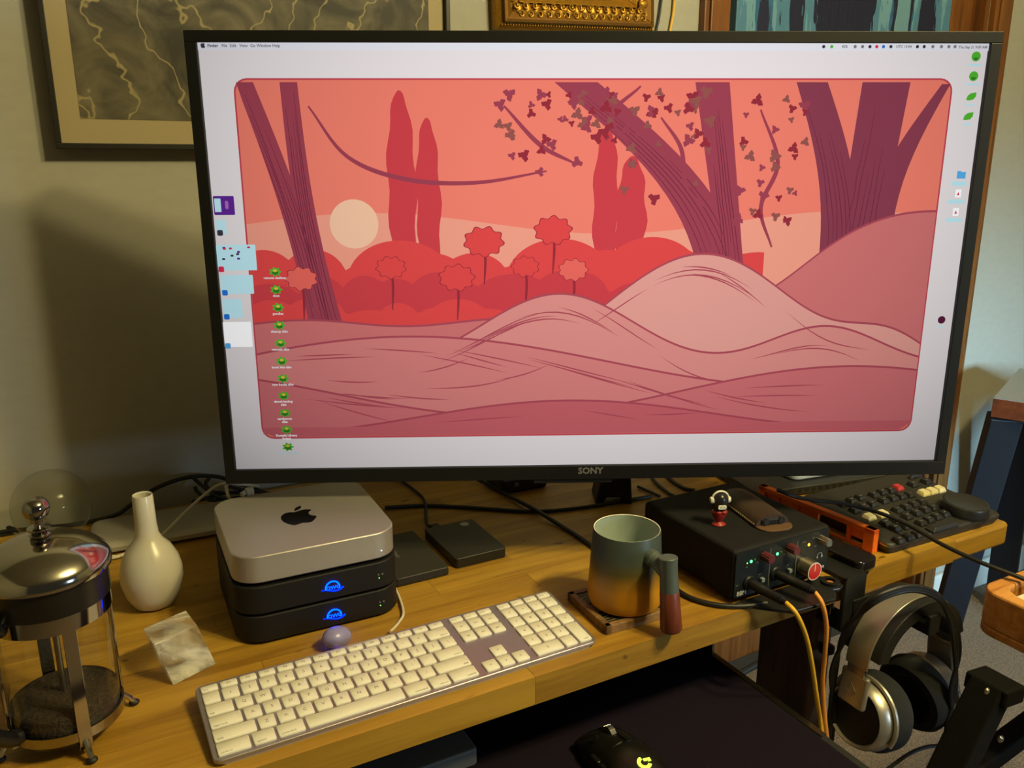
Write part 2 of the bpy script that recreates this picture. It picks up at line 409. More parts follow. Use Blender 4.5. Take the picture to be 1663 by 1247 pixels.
# --- wallpaper: a generic dusk landscape in the same colours
ax0, az0 = ST(402, 420)[0], ST(900, 707)[1]; ax1, az1 = ST(1513, 420)[0], ST(960, 127)[1]
AW, AH = ax1 - ax0, az1 - az0
def A(u, v): return ax0 + u * AW, az0 + v * AH
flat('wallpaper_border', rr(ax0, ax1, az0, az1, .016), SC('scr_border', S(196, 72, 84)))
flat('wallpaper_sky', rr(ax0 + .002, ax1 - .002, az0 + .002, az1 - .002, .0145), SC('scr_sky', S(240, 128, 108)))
def clipv(v): return max(.006, min(.994, v))
def band(name, f, c, lo=0.0, u0=.0025, u1=.9975, n=120):
    top = [A(u0 + (u1 - u0) * k / n, clipv(f(u0 + (u1 - u0) * k / n))) for k in range(n + 1)]
    bot = [A(u1 - (u1 - u0) * k / n, clipv(lo + (0.035 * (1 - min(1, min(1 - (k / n), k / n) / .015)) if lo == 0 else 0))) for k in range(n + 1)]
    return flat(name, top + bot, c)
def disc(name, u, v, r, c, n=40, sx=1): return flat(name, [(A(u, v)[0] + sx * r * math.cos(2 * math.pi * k / n), A(u, v)[1] + r * math.sin(2 * math.pi * k / n)) for k in range(n)], c)
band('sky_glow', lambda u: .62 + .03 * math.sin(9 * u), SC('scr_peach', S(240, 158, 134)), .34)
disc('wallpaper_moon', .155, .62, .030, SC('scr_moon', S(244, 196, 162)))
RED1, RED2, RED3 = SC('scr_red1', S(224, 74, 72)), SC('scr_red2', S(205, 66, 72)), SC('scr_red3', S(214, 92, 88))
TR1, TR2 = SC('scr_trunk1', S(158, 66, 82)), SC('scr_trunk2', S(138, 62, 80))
g = random.Random(11)
def bumps(base, amp, cnt, seed):
    q = random.Random(seed); cs = [((k + q.uniform(.1, .9)) / cnt, q.uniform(.6, 1.1) / cnt, q.uniform(.5, 1)) for k in range(cnt)]
    def f(u):
        h = base
        for c, r, a in cs:
            if abs(u - c) < r: h = max(h, base + amp * a * math.sqrt(1 - ((u - c) / r) ** 2))
        return h
    return f
for u, wd, hh in ((.225, .020, .97), (.262, .017, .90), (.515, .018, .88), (.552, .022, .80)):      # tall poplars
    flat('wallpaper_poplar', [A(u + wd * math.sin(t) * (1 + .12 * math.sin(9 * t)), .45 + (hh - .45) * (1 - math.cos(t)) / 2) for t in [2 * math.pi * k / 48 for k in range(48)]], RED2)
band('wallpaper_bushes', bumps(.46, .13, 13, 4), RED1, .2, .0025, .75)
band('wallpaper_bushes', bumps(.40, .10, 17, 9), RED2, .2, .0025, .72)
band('wallpaper_bushes', bumps(.33, .09, 21, 5), RED1, .2, .0025, .7)
def trunk(u0, v0, u1, v1, w0, w1, c, bend=0.0):
    L, Rr = [], []
    for k in range(17):
        t = k / 16; u = u0 + (u1 - u0) * t + bend * math.sin(math.pi * t); v = v0 + (v1 - v0) * t
        w_ = w0 + (w1 - w0) * t; L.append(A(max(.004, u - w_), clipv(v))); Rr.append(A(min(.996, u + w_), clipv(v)))
    return flat('wallpaper_trunk', L + Rr[::-1], c)
trunk(.11, .22, .015, .99, .020, .012, TR1, .012); trunk(.13, .22, .075, .99, .016, .012, TR1, -.012)
trunk(.70, .40, .47, .99, .036, .03, TR1, .05); trunk(.71, .42, .66, .99, .016, .024, TR1)
trunk(.86, .42, .80, .99, .03, .022, TR2, .02); trunk(.91, .40, .99, .985, .035, .006, TR2, -.03); trunk(.88, .40, .905, .99, .03, .034, TR2)
def stroke(name, pts, w_, c):
    """tapering brush line through (u, v) points"""
    q = catmull([Vector((*A(u, v), 0)) for u, v in pts], 8); n = len(q); L, Rr = [], []
    for i, p_ in enumerate(q):
        t = (q[min(i + 1, n - 1)] - q[max(i - 1, 0)]).normalized(); h = w_ * (.35 + .65 * math.sin(math.pi * (i + .5) / n))
        L.append((p_.x - t.y * h, p_.y + t.x * h)); Rr.append((p_.x + t.y * h, p_.y - t.x * h))
    return flat(name, L + Rr[::-1], c)
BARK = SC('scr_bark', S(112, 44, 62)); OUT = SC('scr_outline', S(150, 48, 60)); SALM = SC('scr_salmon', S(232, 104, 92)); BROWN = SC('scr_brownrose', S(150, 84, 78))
for u0, v0, u1, v1, w_, bd in ((.11, .22, .015, .97, .014, .012), (.13, .22, .075, .97, .011, -.012), (.70, .40, .47, .97, .028, .05), (.71, .42, .66, .97, .014, 0), (.86, .42, .80, .97, .021, .02), (.88, .40, .905, .97, .026, 0)):
    for j in range(6):
        o_ = -w_ + 2 * w_ * (j + .5) / 6; ta_, tb_ = g.uniform(0, .35), g.uniform(.6, 1)
        stroke('wallpaper_bark_line', [(u0 + (u1 - u0) * t + bd * math.sin(math.pi * t) + o_ * (1 - .25 * t) + g.uniform(-.001, .001), v0 + (v1 - v0) * t) for t in [ta_ + (tb_ - ta_) * k / 5 for k in range(6)]], .0005, BARK)
for pts in (((.10, .93), (.15, .80), (.23, .74), (.33, .73), (.43, .76)), ((.47, .78), (.42, .83), (.37, .93)), ((.56, .80), (.52, .90), (.56, .98)), ((.66, .66), (.63, .72), (.62, .82), (.59, .9)), ((.76, .55), (.74, .66), (.76, .78), (.73, .92))):
    stroke('wallpaper_vine', pts, .0028, TR1)
for u, v, r in ((.075, .47, .016), (.205, .50, .015), (.30, .47, .018), (.34, .57, .020), (.40, .50, .014), (.44, .60, .019), (.47, .49, .015)):       # round-topped trees
    stroke('wallpaper_stem', [(u, v - .12), (u + .002, v - .05), (u, v)], .0016, OUT)
    for k_, (rr_, c_) in enumerate(((r * 1.06, OUT), (r, SALM if int(u * 100) % 2 else RED1))):
        cx, cz = A(u, v); ph_ = u * 40
        flat('wallpaper_crown', [(cx + rr_ * (1.15 + .10 * math.cos(9 * t + ph_)) * math.cos(t), cz + rr_ * (.85 + .10 * math.cos(9 * t + ph_)) * math.sin(t)) for t in [2 * math.pi * q / 60 for q in range(60)]], c_)
for k in range(110):                                                                                        # ivy leaves hanging from the boughs
    if k < 80: u, v = g.uniform(.36, .66), 1 - abs(g.gauss(0, .10)) - .03
    else: u, v = g.uniform(.70, .80), g.uniform(.60, .95)
    if v < .55 or v > .97: continue
    r = g.uniform(.0035, .0078); ph_ = g.uniform(0, 6.28); cx, cz = A(u, v)
    flat('wallpaper_leaf', [(cx + r * (.8 + .28 * math.cos(3 * (t - ph_)) + .10 * math.cos(9 * t)) * math.cos(t), cz + r * (.8 + .28 * math.cos(3 * (t - ph_)) + .10 * math.cos(9 * t)) * math.sin(t)) for t in [2 * math.pi * q / 30 for q in range(30)]], (TR1, BROWN, OUT)[k % 3])
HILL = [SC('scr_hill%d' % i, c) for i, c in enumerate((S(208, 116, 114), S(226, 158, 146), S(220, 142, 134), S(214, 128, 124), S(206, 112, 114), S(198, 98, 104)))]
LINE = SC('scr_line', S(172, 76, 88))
hf = [lambda u: .34 + .30 / (1 + math.exp(-(u - .80) * 22)) + .01 * math.sin(21 * u),
      lambda u: .17 + .36 * math.exp(-((u - .66) / .20) ** 2) + .10 * math.exp(-((u - .95) / .09) ** 2),
      lambda u: .20 + .22 * math.exp(-((u - .45) / .16) ** 2) + .12 * math.exp(-((u - .85) / .12) ** 2),
      lambda u: .22 + .08 * math.sin(5.2 * u + .4),
      lambda u: .13 + .07 * math.sin(6.1 * u + 2.4),
      lambda u: .06 + .045 * math.sin(7 * u + 4.6)]
for f, c in zip(hf, HILL):
    band('wallpaper_hill_edge', lambda u, f=f: f(u) + .006, LINE); band('wallpaper_hill', f, c)
for k in range(70):                                                                                         # furrow lines
    f = hf[1 + k % 5]; u0 = g.uniform(.03, .8); dn = g.uniform(.02, .05); ln = g.uniform(.07, .17)
    pts = [(u0 + ln * t / 10, f(u0 + ln * t / 10) - dn * (1 + t / 14)) for t in range(11)]
    if min(p[1] for p in pts) < .03: continue
    flat('wallpaper_furrow', [A(u, v) for u, v in pts] + [A(u, v - .004 * math.sin(math.pi * i / 10)) for i, (u, v) in reversed(list(enumerate(pts)))], LINE)
# --- menu bar
a0, a1 = -SW, SW
flat('menu_bar', [(a0, SB + SH - .0085), (a1, SB + SH - .0085), (a1, SB + SH), (a0, SB + SH)], SC('scr_bar', S(232, 232, 240)))
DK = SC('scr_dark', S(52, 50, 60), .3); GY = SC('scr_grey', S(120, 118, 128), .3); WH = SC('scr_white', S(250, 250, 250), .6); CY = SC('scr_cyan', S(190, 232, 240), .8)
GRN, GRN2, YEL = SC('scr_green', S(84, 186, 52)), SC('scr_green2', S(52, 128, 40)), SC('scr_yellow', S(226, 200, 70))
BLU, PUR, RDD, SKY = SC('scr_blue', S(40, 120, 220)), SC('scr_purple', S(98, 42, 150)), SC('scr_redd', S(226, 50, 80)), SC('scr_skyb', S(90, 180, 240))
def stext(name, txt, size, mat, x, y, align='CENTER', parent=None):
    a, z = ST(x, y); _lay[0] += 1
    return text(name, txt, size, mat, parent or scr, (a, -.00006 - .000005 * _lay[0], z), (R(90), 0, 0), 0.0, align, .00012)
def apple(cx, cz, s):
    body = [(0, .30), (.10, .34), (.22, .36), (.36, .31), (.41, .25), (.33, .16), (.29, .02), (.33, -.13), (.44, -.23), (.36, -.40), (.24, -.55), (.13, -.56), (.02, -.52), (-.09, -.54), (-.22, -.57), (-.34, -.44), (-.43, -.25), (-.46, -.02), (-.42, .18), (-.30, .32), (-.17, .35), (-.07, .31)]
    leaf = [(-.01, .40), (.01, .52), (.10, .63), (.20, .67), (.20, .56), (.13, .46), (.05, .41)]
    out = []
    for q in (body, leaf):
        c = catmull([Vector((x, y, 0)) for x, y in q], 4, True); out.append([(cx + p.x * s, cz + p.y * s) for p in c])
    return out
for q in apple(*ST(330, 73.5), .0058): flat('menu_apple', q, DK)
for t, x, c in (('Finder', 346, DK), ('File', 365, GY), ('Edit', 379, GY), ('View', 396, GY), ('Go', 411, GY), ('Window', 429, GY), ('Help', 449, GY)):
    stext('menu_text', t, .0048, c, x, 74.5)
for x, c in ((1337, DK), (1350, GRN), (1388, GY), (1400, GY), (1412, DK), (1423, RDD), (1434, BLU), (1446, DK), (1489, DK), (1500, DK), (1514, GY), (1528, GY), (1540, GY), (1550, GY)):
    disc('menu_status_icon', (ST(x, 76)[0] - ax0) / AW, (ST(x, 76)[1] - az0) / AH, .0020, c, 8)
stext('menu_text', '42%', .0042, GY, 1371, 76); stext('menu_text', 'UTC 13:04', .0042, GY, 1467, 76); stext('menu_text', 'Thu Sep 21 9:00 AM', .0042, GY, 1579, 77)
# --- desktop icons, left column
names = ['remote desktop', 'docs', 'goodies', 'cleanup alias', 'manuals alias', 'book lists alias', 'new books alias', 'ebook backup\nalias', 'candytown\nalias', 'Kontakt Library\nScripts', 'Local Work alias']
ys = [440, 469, 498, 527, 556, 585, 613, 641, 669, 696, 724]; xs = [447, 449, 452, 454, 456, 458, 460, 461, 463, 466, 468]
for nm, x, y in zip(names, xs, ys):
    a, z = ST(x, y); r = .0062
    ic = flat('desktop_icon', [(a + r * (1.0 + .22 * math.cos(7 * t)) * math.cos(t) * 1.05, z - .0008 + r * (.82 + .16 * math.cos(7 * t)) * math.sin(t)) for t in [2 * math.pi * k / 42 for k in range(42)]], GRN)
    flat('icon_petal', [(a + .0040 * math.cos(t), z - .0022 + .0026 * math.sin(t)) for t in [2 * math.pi * k / 14 for k in range(14)]], GRN2)
    flat('icon_petal', [(a + .0026 * math.cos(t), z + .0006 + .0018 * math.sin(t)) for t in [2 * math.pi * k / 14 for k in range(14)]], YEL)
    stext('icon_label', nm, .0043, WH if y < 720 else CY, x, y + (11 if '\n' not in nm else 13))
# right hand icons
for x, y in ((1584, 92), (1580, 124)):
    a, z = ST(x, y); flat('desktop_icon', [(a + .0056 * math.cos(t), z + .0056 * math.sin(t)) for t in [2 * math.pi * k / 24 for k in range(24)]], GRN)
    flat('icon_mark', [(a + .0030 * math.cos(t), z - .0012 + .0030 * math.sin(t)) for t in [math.pi * k / 12 + math.pi for k in range(13)]], GRN2)
    flat('icon_label', rr(a - .009, a + .008, z - .0105, z - .0085, .0006, 2), CY)
for x, y in ((1576, 157), (1571, 189)):
    a, z = ST(x, y); flat('desktop_icon', [(a - .006, z - .004), (a - .0045, z + .001), (a - .001, z + .0038), (a + .006, z + .005), (a + .0058, z), (a + .003, z - .0035), (a - .002, z - .0045)], GRN)
    flat('icon_label', rr(a - .006, a + .006, z - .0105, z - .0085, .0006, 2), CY)
a, z = ST(1560, 284); flat('folder_icon', [(a - .0055, z - .0045), (a + .0055, z - .0045), (a + .0055, z + .0035), (a, z + .0035), (a - .001, z + .0047), (a - .0055, z + .0047)], SKY)
flat('icon_label', rr(a - .011, a + .008, z - .0135, z - .0075, .0006, 2), CY)
for x, y in ((1555, 314), (1551, 344)):
    a, z = ST(x, y); flat('document_icon', rr(a - .0038, a + .0038, z - .005, z + .005, .0006, 2), WH)
    flat('icon_mark', [(a - .0018, z - .0022), (a + .0018, z - .0022), (a, z + .0018)], RDD)
    flat('icon_label', rr(a - .012, a + .009, z - .0125, z - .0075, .0006, 2), CY)
a, z = ST(1528, 519); flat('desktop_icon', [(a + .0050 * math.cos(t), z + .0050 * math.sin(t)) for t in [2 * math.pi * k / 24 for k in range(24)]], SC('scr_maroon', S(92, 30, 60)))
flat('icon_label', rr(a - .0065, a + .0055, z - .0095, z - .0078, .0006, 2), CY)
# window thumbnails down the left side with their app badges
for x0, y0, x1, y1, c, bc in ((349, 318, 380, 349, PUR, None), (353, 357, 367, 380, CY, DK), (355, 397, 415, 439, CY, RDD), (361, 446, 411, 477, CY, BLU), (364, 485, 393, 516, CY, BLU), (366, 522, 408, 563, WH, SKY)):
    (p, q), (s_, t_) = ST(x0, y1), ST(x1, y0)
    th_ = flat('window_thumbnail', rr(p, s_, q, t_, .0012, 3), c)
    if c is PUR:
        flat('thumbnail_pane', rr(p + .0012, p + .0090, q + .0035, t_ - .0030, .0006, 2), CY); flat('thumbnail_mark', rr(p + .014, p + .018, q + .007, q + .017, .0018, 3), SC('scr_lilac', S(176, 110, 190)))
    if x1 == 415:
        for i in range(9):
            u, v = g.uniform(.1, .9), g.uniform(.3, .9); flat('thumbnail_mark', rr(p + (s_ - p) * u - .0018, p + (s_ - p) * u + .0018, q + (t_ - q) * v - .0012, q + (t_ - q) * v + .0012, .0004, 2), (DK, PUR, RDD)[i % 3])
    if bc: flat('app_badge', rr(p + .0005, p + .0075, q - .002, q + .005, .0016, 3), bc)

# ================================================================== COMPUTER STACK
MX, MY, MROT = .2275, .3045, R(-2.0)
def rbox(name, wx, wy, r, z0, z1, mat, parent, bev=.0015, n=10): return MB().prism(rrect(wx, wy, r, n), z0, z1).build(name, mat, parent, True, bev)
mini = thing('mini_computer', 'silver rounded-square mini computer with a black apple emblem on top of two black drive units', 'computer', (MX, MY, TOP + .0765), MROT)
rbox('body', .197, .197, .032, .002, .0355, ALU, mini)
rbox('base_foot', .165, .165, .030, 0, .002, BLACK, mini, 0)
LOGOB = P('logo_black', S(12, 12, 12), .25)
lg = MB()
for q in apple(-.004, -.002, .047): lg.prism(q, .0354, .0358)
lg.build('apple_emblem', LOGOB, mini, False)
MB().lathe([(.0009, 0), (.0009, .0004)], 10, Matrix.Translation((.075, -.0985, .012)) @ XZ).build('status_light', EM('led_white', (1, 1, 1, 1), 1.6), mini)
ENC = grain(P('enclosure_black', S(23, 21, 22), .6, Specular_IOR_Level=.3), 1200, .12, .0002, .1)
BLUE = EM('led_blue', (0.0, .006, 1.0, 1), 14); BLUE2 = EM('led_cyan', (0.0, .018, 1.0, 1), 22); GLED = EM('led_green', (.25, 1.0, .1, 1), 1.6)
for i, (zz, lab) in enumerate(((TOP + .0375, 'black drive enclosure with a glowing blue emblem directly under the silver computer'), (TOP, 'black drive enclosure with a glowing blue emblem standing on the desk, lowest of the stack'))):
    e = thing('drive_enclosure', lab, 'drive', (MX, MY, zz), MROT, 'stacked drive enclosures')
    rbox('body', .2, .2, .033, .003 if i else .002, .0365, ENC, e)
    rbox('base_foot', .178, .178, .03, 0, .003, BLACK, e, 0)
    rbox('top_lip', .18, .18, .03, .0365, .039 if i == 0 else .0375, BLACK, e, 0)
    F = Matrix.Translation((.012, -.1001, .019)) @ XZ
    MB().tube([(.012 + .0085 * math.cos(R(t)), -.1003, .0165 + .0085 * math.sin(R(t))) for t in range(-8, 189, 14)], .00085, 6).build('emblem_arc', BLUE2, e)
    MB().tube([(.012 - .0135 + .027 * t / 12, -.1003, .0155 - .0028 * math.sin(math.pi * t / 12) + .0012 * math.sin(2 * math.pi * t / 12)) for t in range(13)], [.0003, .0008, .0008, .0008, .0003], 6).build('emblem_orbit', BLUE, e)
    text('emblem_lettering', 'OWC', .0066, BLUE2, e, (.0125, -.1006, .0168), (R(90), 0, 0), .0001)
    MB().lathe([(.0008, 0), (.0008, .0003)], 10, Matrix.Translation((.070, -.1001, .016)) @ XZ).build('activity_light', GLED, e)
    MB().lathe([(.0006, 0), (.0006, .0003)], 10, Matrix.Translation((.0745, -.1001, .016)) @ XZ).build('activity_light', BLACK, e)
    for x in (.0695, .0745): MB().box(x - .0009, x + .0009, -.1002, -.1, .0195, .0215).build('light_symbol', LEGEND, e, False)

# ================================================================== KEYBOARD
kb = thing('keyboard', 'slim aluminium wired keyboard with white keys along the desk edge', 'keyboard', (.27985, .07355, TOP), R(.42))
ALUK = grain(P('keyboard_aluminium', S(172, 166, 170), 0.36, 0.8), 1500, 0.05, 0.0002, 0.04)
KT = math.atan2(.0115, .114)
def kz(y): return .0075 + (y + .057) / .114 * .0115
prof = rrect(.430, .114, .008, 6)
MB().loft([[(x, y, kz(y) - .0042) for x, y in prof], [(x, y, kz(y)) for x, y in prof]]).build('case', ALUK, kb, True, .0008)
WB = P('keyboard_white_base', S(200, 197, 188), .5)
MB().loft([[(x * .975, y * .96, .0) for x, y in prof], [(x * .985, y * .97, kz(y) - .0042) for x, y in prof]]).build('underside', WB, kb, True)
p, gx, mx = .0190, .0071, .0037
_km = {}
def keymesh(wu, hu):
    k = (round(wu, 3), round(hu, 4))
    if k in _km: return _km[k]
    w_, h_ = wu * p - .0028, hu - .0027
    b = MB(); lo = rrect(w_, h_, .0016, 3); hi = rrect(w_ - .0008, h_ - .0008, .0014, 3)
    b.loft([[(x, y, 0) for x, y in lo], [(x, y, .0016) for x, y in lo], [(x, y, .0021) for x, y in hi]])
    me = bpy.data.meshes.new('key'); me.from_pydata(b.v, [], b.f); me.materials.append(KEYW)
    bm = bmesh.new(); bm.from_mesh(me); bmesh.ops.recalc_face_normals(bm, faces=bm.faces); bm.to_mesh(me); bm.free()
    me.polygons.foreach_set('use_smooth', [True] * len(me.polygons)); me.set_sharp_from_angle(angle=R(50))
    _km[k] = me
    return me
fh = .0118
rowy = [-.057 + .0034 + p * (k + .5) for k in range(5)] + [-.057 + .0034 + p * 5 + fh / 2]
def key(cu, wu, row, leg='', off=0.0, hrows=1, big=True, al=None):
    """cu = centre in key units from the block's left edge, off = x of the block"""
    h = fh if row == 5 else p * hrows
    x = -.215 + mx + off + cu * p; y = rowy[row] + (p * (hrows - 1) / 2)
    o = bpy.data.objects.new('key', keymesh(wu, h)); col.objects.link(o); o.parent = kb
    o.location = (x, y, kz(y)); o.rotation_euler = (KT, 0, 0)
    if leg:
        if big: text('legend', leg, .0058 if len(leg) == 1 else .0046, LEGEND, o, (0, -.0002, .0022), depth=.00002)
        else:
            a = al or 'LEFT'
            text('legend', leg, .0036, LEGEND, o, ((-1 if a == 'LEFT' else 1) * (wu * p / 2 - .004), -h / 2 + .0042, .0022), depth=.00002, align=a)
def run(row, items, off=0.0):
    u = 0
    for leg, wu in items:
        if leg is not None:
            small = len(leg) > 2 and leg not in ('F10',)
            key(u + wu / 2, wu, row, leg, off, 1, not small, 'RIGHT' if u > 7 else 'LEFT')
        u += wu
run(5, [(t, 14.5 / 14) for t in ['esc'] + ['F%d' % k for k in range(1, 10)] + ['F10', '<', '<)', '^']])
run(4, [(t, 1) for t in '`1234567890-='] + [('delete', 1.5)])
run(3, [('tab', 1.5)] + [(t, 1) for t in 'QWERTYUIOP[]\\'])
run(2, [('caps lock', 1.75)] + [(t, 1) for t in "ASDFGHJKL;'"] + [('return', 1.75)])
run(1, [('shift', 2.25)] + [(t, 1) for t in 'ZXCVBNM,./'] + [('shift', 2.25)])
run(0, [('control', 1.75), ('option', 1.25), ('command', 1.5), ('', 5.5), ('command', 1.5), ('option', 1.25), ('control', 1.75)])
o2 = 14.5 * p + gx; o3 = o2 + 3 * p + gx
run(5, [('F13', 1), ('F14', 1), ('F15', 1)], o2); run(5, [('F16', 1), ('F17', 1), ('F18', 1), ('F19', 1)], o3)
run(4, [('fn', 1), ('hm', 1), ('pu', 1)], o2); run(3, [('de', 1), ('en', 1), ('pd', 1)], o2)
run(1, [(None, 1), ('^', 1)], o2); run(0, [('<', 1), ('v', 1), ('>', 1)], o2)
run(4, [('cl', 1), ('=', 1), ('/', 1), ('*', 1)], o3); run(3, [(t, 1) for t in '789-'], o3); run(2, [(t, 1) for t in '456+'], o3); run(1, [(t, 1) for t in '123'], o3)
run(0, [('0', 2), ('.', 1)], o3); key(3.5, 1, 0, 'enter', o3, 2, False, 'RIGHT')
kbi = Matrix.Rotation(-R(.42), 4, 'Z')
def kl(v): return kbi @ (Vector(v) - Vector((.27985, .07355, TOP)))
MB().tube([kl(q) for q in (PZ(634, 1026, .748), PZ(648, 1010, .744), PZ(655, 992, .744), (.3330, .258, .744), (.3325, .31, .744), (.3325, .40, .744), (.345, .43, .744))], .0017, 8).build('cable', CWHITE, kb)

# ================================================================== DRIVES, STONES, VASE
ed = thing('external_drive', 'thin black portable drive with a perforated edge beside the computer stack', 'drive', (.3757, .330, TOP))
MB().prism(rrect(.0775, .135, .004, 4), .001, .0125).build('body', grain(P('drive_black', S(44, 42, 40), .5), 900, .1, .0002, .1), ed, True, .0008)
hm = MB()
for i in range(25):
    for k in range(3):
        x = -.0355 + i * .0029 + (k % 2) * .00145; z = .0035 + k * .0030
        hm.cyl((x, -.0674, z), (x, -.0679, z), .0008, None, 6)
ho = hm.build('perforation', P('hole_black', S(6, 6, 6), .9), ed, False); ho['kind'] = 'stuff'
text('lettering', 'glyph', .011, LEGEND, ed, (-.012, .004, .01255), (0, 0, R(-90)), .00002)
MB().box(-.014, .004, .0672, .085, .003, .011).build('plug', BLACK, ed, False, .002)
ed2 = thing('external_drive', 'square black portable drive with a round silver button and a cord at the back', 'drive', (.469, .3315, TOP))
MB().prism(rrect(.08, .116, .005, 5), 0, .015).build('body', grain(P('drive_black2', S(28, 27, 27), .5), 900, .1, .0002, .1), ed2, True, .001)
MB().lathe([(.0068, 0), (.0068, .0004)], 24, Matrix.Translation((.021, .044, .015))).build('round_badge', P('badge', S(165, 160, 140), .5), ed2)
MB().box(-.024, -.010, .056, .076, .002, .012).build('plug', BLACK, ed2, False, .002)
e2 = Vector((.469, .3315, TOP))
MB().tube([Vector((-.017, .074, .007)), Vector((-.022, .09, .007))] + [PZ(x, y, .744) - e2 for x, y in ((690, 815), (678, 800), (655, 783), (640, 776))], .0024, 8).build('cord', RUBBER, ed2)

vase = MB().lathe([(0, .0), (.019, 0), (.026, .004), (.033, .018), (.0375, .036), (.0375, .048), (.034, .064), (.026, .080), (.0175, .090), (.0140, .098), (.0128, .112), (.0122, .149), (.0115, .1505), (.0100, .149), (.0105, .112), (.012, .1), (0, .095)], 48).build('bud_vase', PORC)
vase.location = (.049, .372, TOP); tag(vase, 'small white porcelain bottle vase with a narrow neck beside the glass press', 'vase')
CRY = P('calcite', S(238, 236, 226), .12, 0, Transmission_Weight=.9, IOR=1.45)
n_, l_, b_ = nodes(CRY)
no = n_.new('ShaderNodeTexNoise'); no.inputs['Scale'].default_value = 30; no.inputs['Detail'].default_value = 8
tcn = n_.new('ShaderNodeTexCoord'); mpn = n_.new('ShaderNodeMapping'); mpn.inputs['Scale'].default_value = (.35, 2.4, 1.2); l_.new(tcn.outputs['Object'], mpn.inputs[0]); l_.new(mpn.outputs[0], no.inputs['Vector'])
rpn = n_.new('ShaderNodeValToRGB'); rpn.color_ramp.elements[0].position = .42; rpn.color_ramp.elements[1].position = .62
rpn.color_ramp.elements[0].color = (.97, .97, .97, 1); rpn.color_ramp.elements[1].color = (.45, .45, .45, 1)
l_.new(no.outputs['Fac'], rpn.inputs[0]); l_.new(rpn.outputs[0], b_.inputs['Transmission Weight'])
bun = n_.new('ShaderNodeBump'); bun.inputs['Strength'].default_value = .12; bun.inputs['Distance'].default_value = .001; l_.new(no.outputs['Fac'], bun.inputs['Height']); l_.new(bun.outputs[0], b_.inputs['Normal'])
A_, B_ = PZ(282, 1113, TOP + .0005), PZ(351, 1078, TOP + .0005); C_ = PZ(249, 1047, .785); E_ = PZ(233, 1025, .788)
bx = B_ - A_; up = C_ - A_; bk = E_ - C_ + Vector((0, .006, 0))
vs_ = [A_, B_, B_ + up, C_, A_ + bk, B_ + bk, B_ + up + bk, E_ + Vector((0, .006, 0))]
lo = min(v.z for v in vs_); vs_ = [v + Vector((0, 0, TOP - lo)) if v.z < TOP else v for v in vs_]
vs_[4].z = TOP; vs_[5].z = TOP
o = MB().add([tuple(v) for v in vs_], [(0, 1, 2, 3), (5, 4, 7, 6), (4, 0, 3, 7), (1, 5, 6, 2), (3, 2, 6, 7), (0, 4, 5, 1)]).build('calcite_crystal', CRY, None, False, .0012)
tag(o, 'clear cloudy calcite crystal block leaning on the desk near the keyboard', 'crystal')
STN = P('lavender_stone', S(168, 164, 214), .3, 0, Transmission_Weight=.35, Subsurface_Weight=.6, Subsurface_Radius=(.01, .008, .012))
sp = PZ(547, 1034, TOP + .013)
o = MB().ell(sp, (.0185, .014, .0125), 24, 16, Matrix.Rotation(R(20), 4, 'Z') @ Matrix.Rotation(R(12), 4, 'Y')).build('tumbled_stone', STN)
o.location.z = TOP - .0003; tag(o, 'small smooth lavender tumbled stone in front of the drive stack', 'stone')

# ================================================================== MUG ON COASTER
cs = thing('coaster', 'square wooden coaster with a dark patterned tile under the mug', 'coaster', (.566, .078, TOP), R(-2))
CW = wood('coaster_wood', [S(92, 66, 34), S(124, 92, 52), S(140, 106, 62)], (60, 60, 60), .5, 'object')
for k in range(4):
    MB().box(-.047, .047, -.047, -.039, 0, .0115, Matrix.Rotation(R(90 * k), 4, 'Z')).build('frame_rail', CW, cs, False, .001)
TILE = P('tile_pattern', S(40, 42, 40), .5); n_, l_, b_ = nodes(TILE)
tcn = n_.new('ShaderNodeTexCoord'); wv = n_.new('ShaderNodeTexWave'); wv.wave_type = 'RINGS'; wv.inputs['Scale'].default_value = 60; wv.inputs['Distortion'].default_value = 9; wv.inputs['Detail'].default_value = 1; wv.inputs['Detail Scale'].default_value = 1.2
l_.new(tcn.outputs['Object'], wv.inputs['Vector']); rpn = n_.new('ShaderNodeValToRGB'); rpn.color_ramp.interpolation = 'CONSTANT'; rpn.color_ramp.elements[0].color = S(24, 26, 26); rpn.color_ramp.elements[1].color = S(120, 108, 78); rpn.color_ramp.elements[1].position = .72
l_.new(wv.outputs['Fac'], rpn.inputs[0]); l_.new(rpn.outputs[0], b_.inputs['Base Color'])
MB().box(-.039, .039, -.039, .039, 0, .0098).build('tile', TILE, cs, False)
mug = thing('mug', 'tall ceramic mug shading from grey-blue to yellow with a wood-tipped handle', 'mug', (.573, .074, TOP + .0115))
MUGM = P('mug_glaze', (.5, .5, .5, 1), .42); n_, l_, b_ = nodes(MUGM)
tcn = n_.new('ShaderNodeTexCoord'); sx = n_.new('ShaderNodeSeparateXYZ'); l_.new(tcn.outputs['Object'], sx.inputs[0])
mr = n_.new('ShaderNodeMapRange'); mr.inputs[1].default_value = 0; mr.inputs[2].default_value = .1; l_.new(sx.outputs['Z'], mr.inputs[0])
rpn = n_.new('ShaderNodeValToRGB'); els = rpn.color_ramp.elements
els[0].position = .30; els[0].color = S(184, 126, 18); els[1].position = .74; els[1].color = S(62, 72, 70)
e_ = els.new(.56); e_.color = S(82, 74, 34)
l_.new(mr.outputs[0], rpn.inputs[0]); l_.new(rpn.outputs[0], b_.inputs['Base Color'])
MB().lathe([(0, 0), (.040, 0), (.0445, .0025), (.0468, .008), (.0472, .016), (.0418, .0985), (.0412, .0998), (.0400, .0992), (.0440, .018), (.040, .008), (0, .006)], 64).build('cup', MUGM, mug)
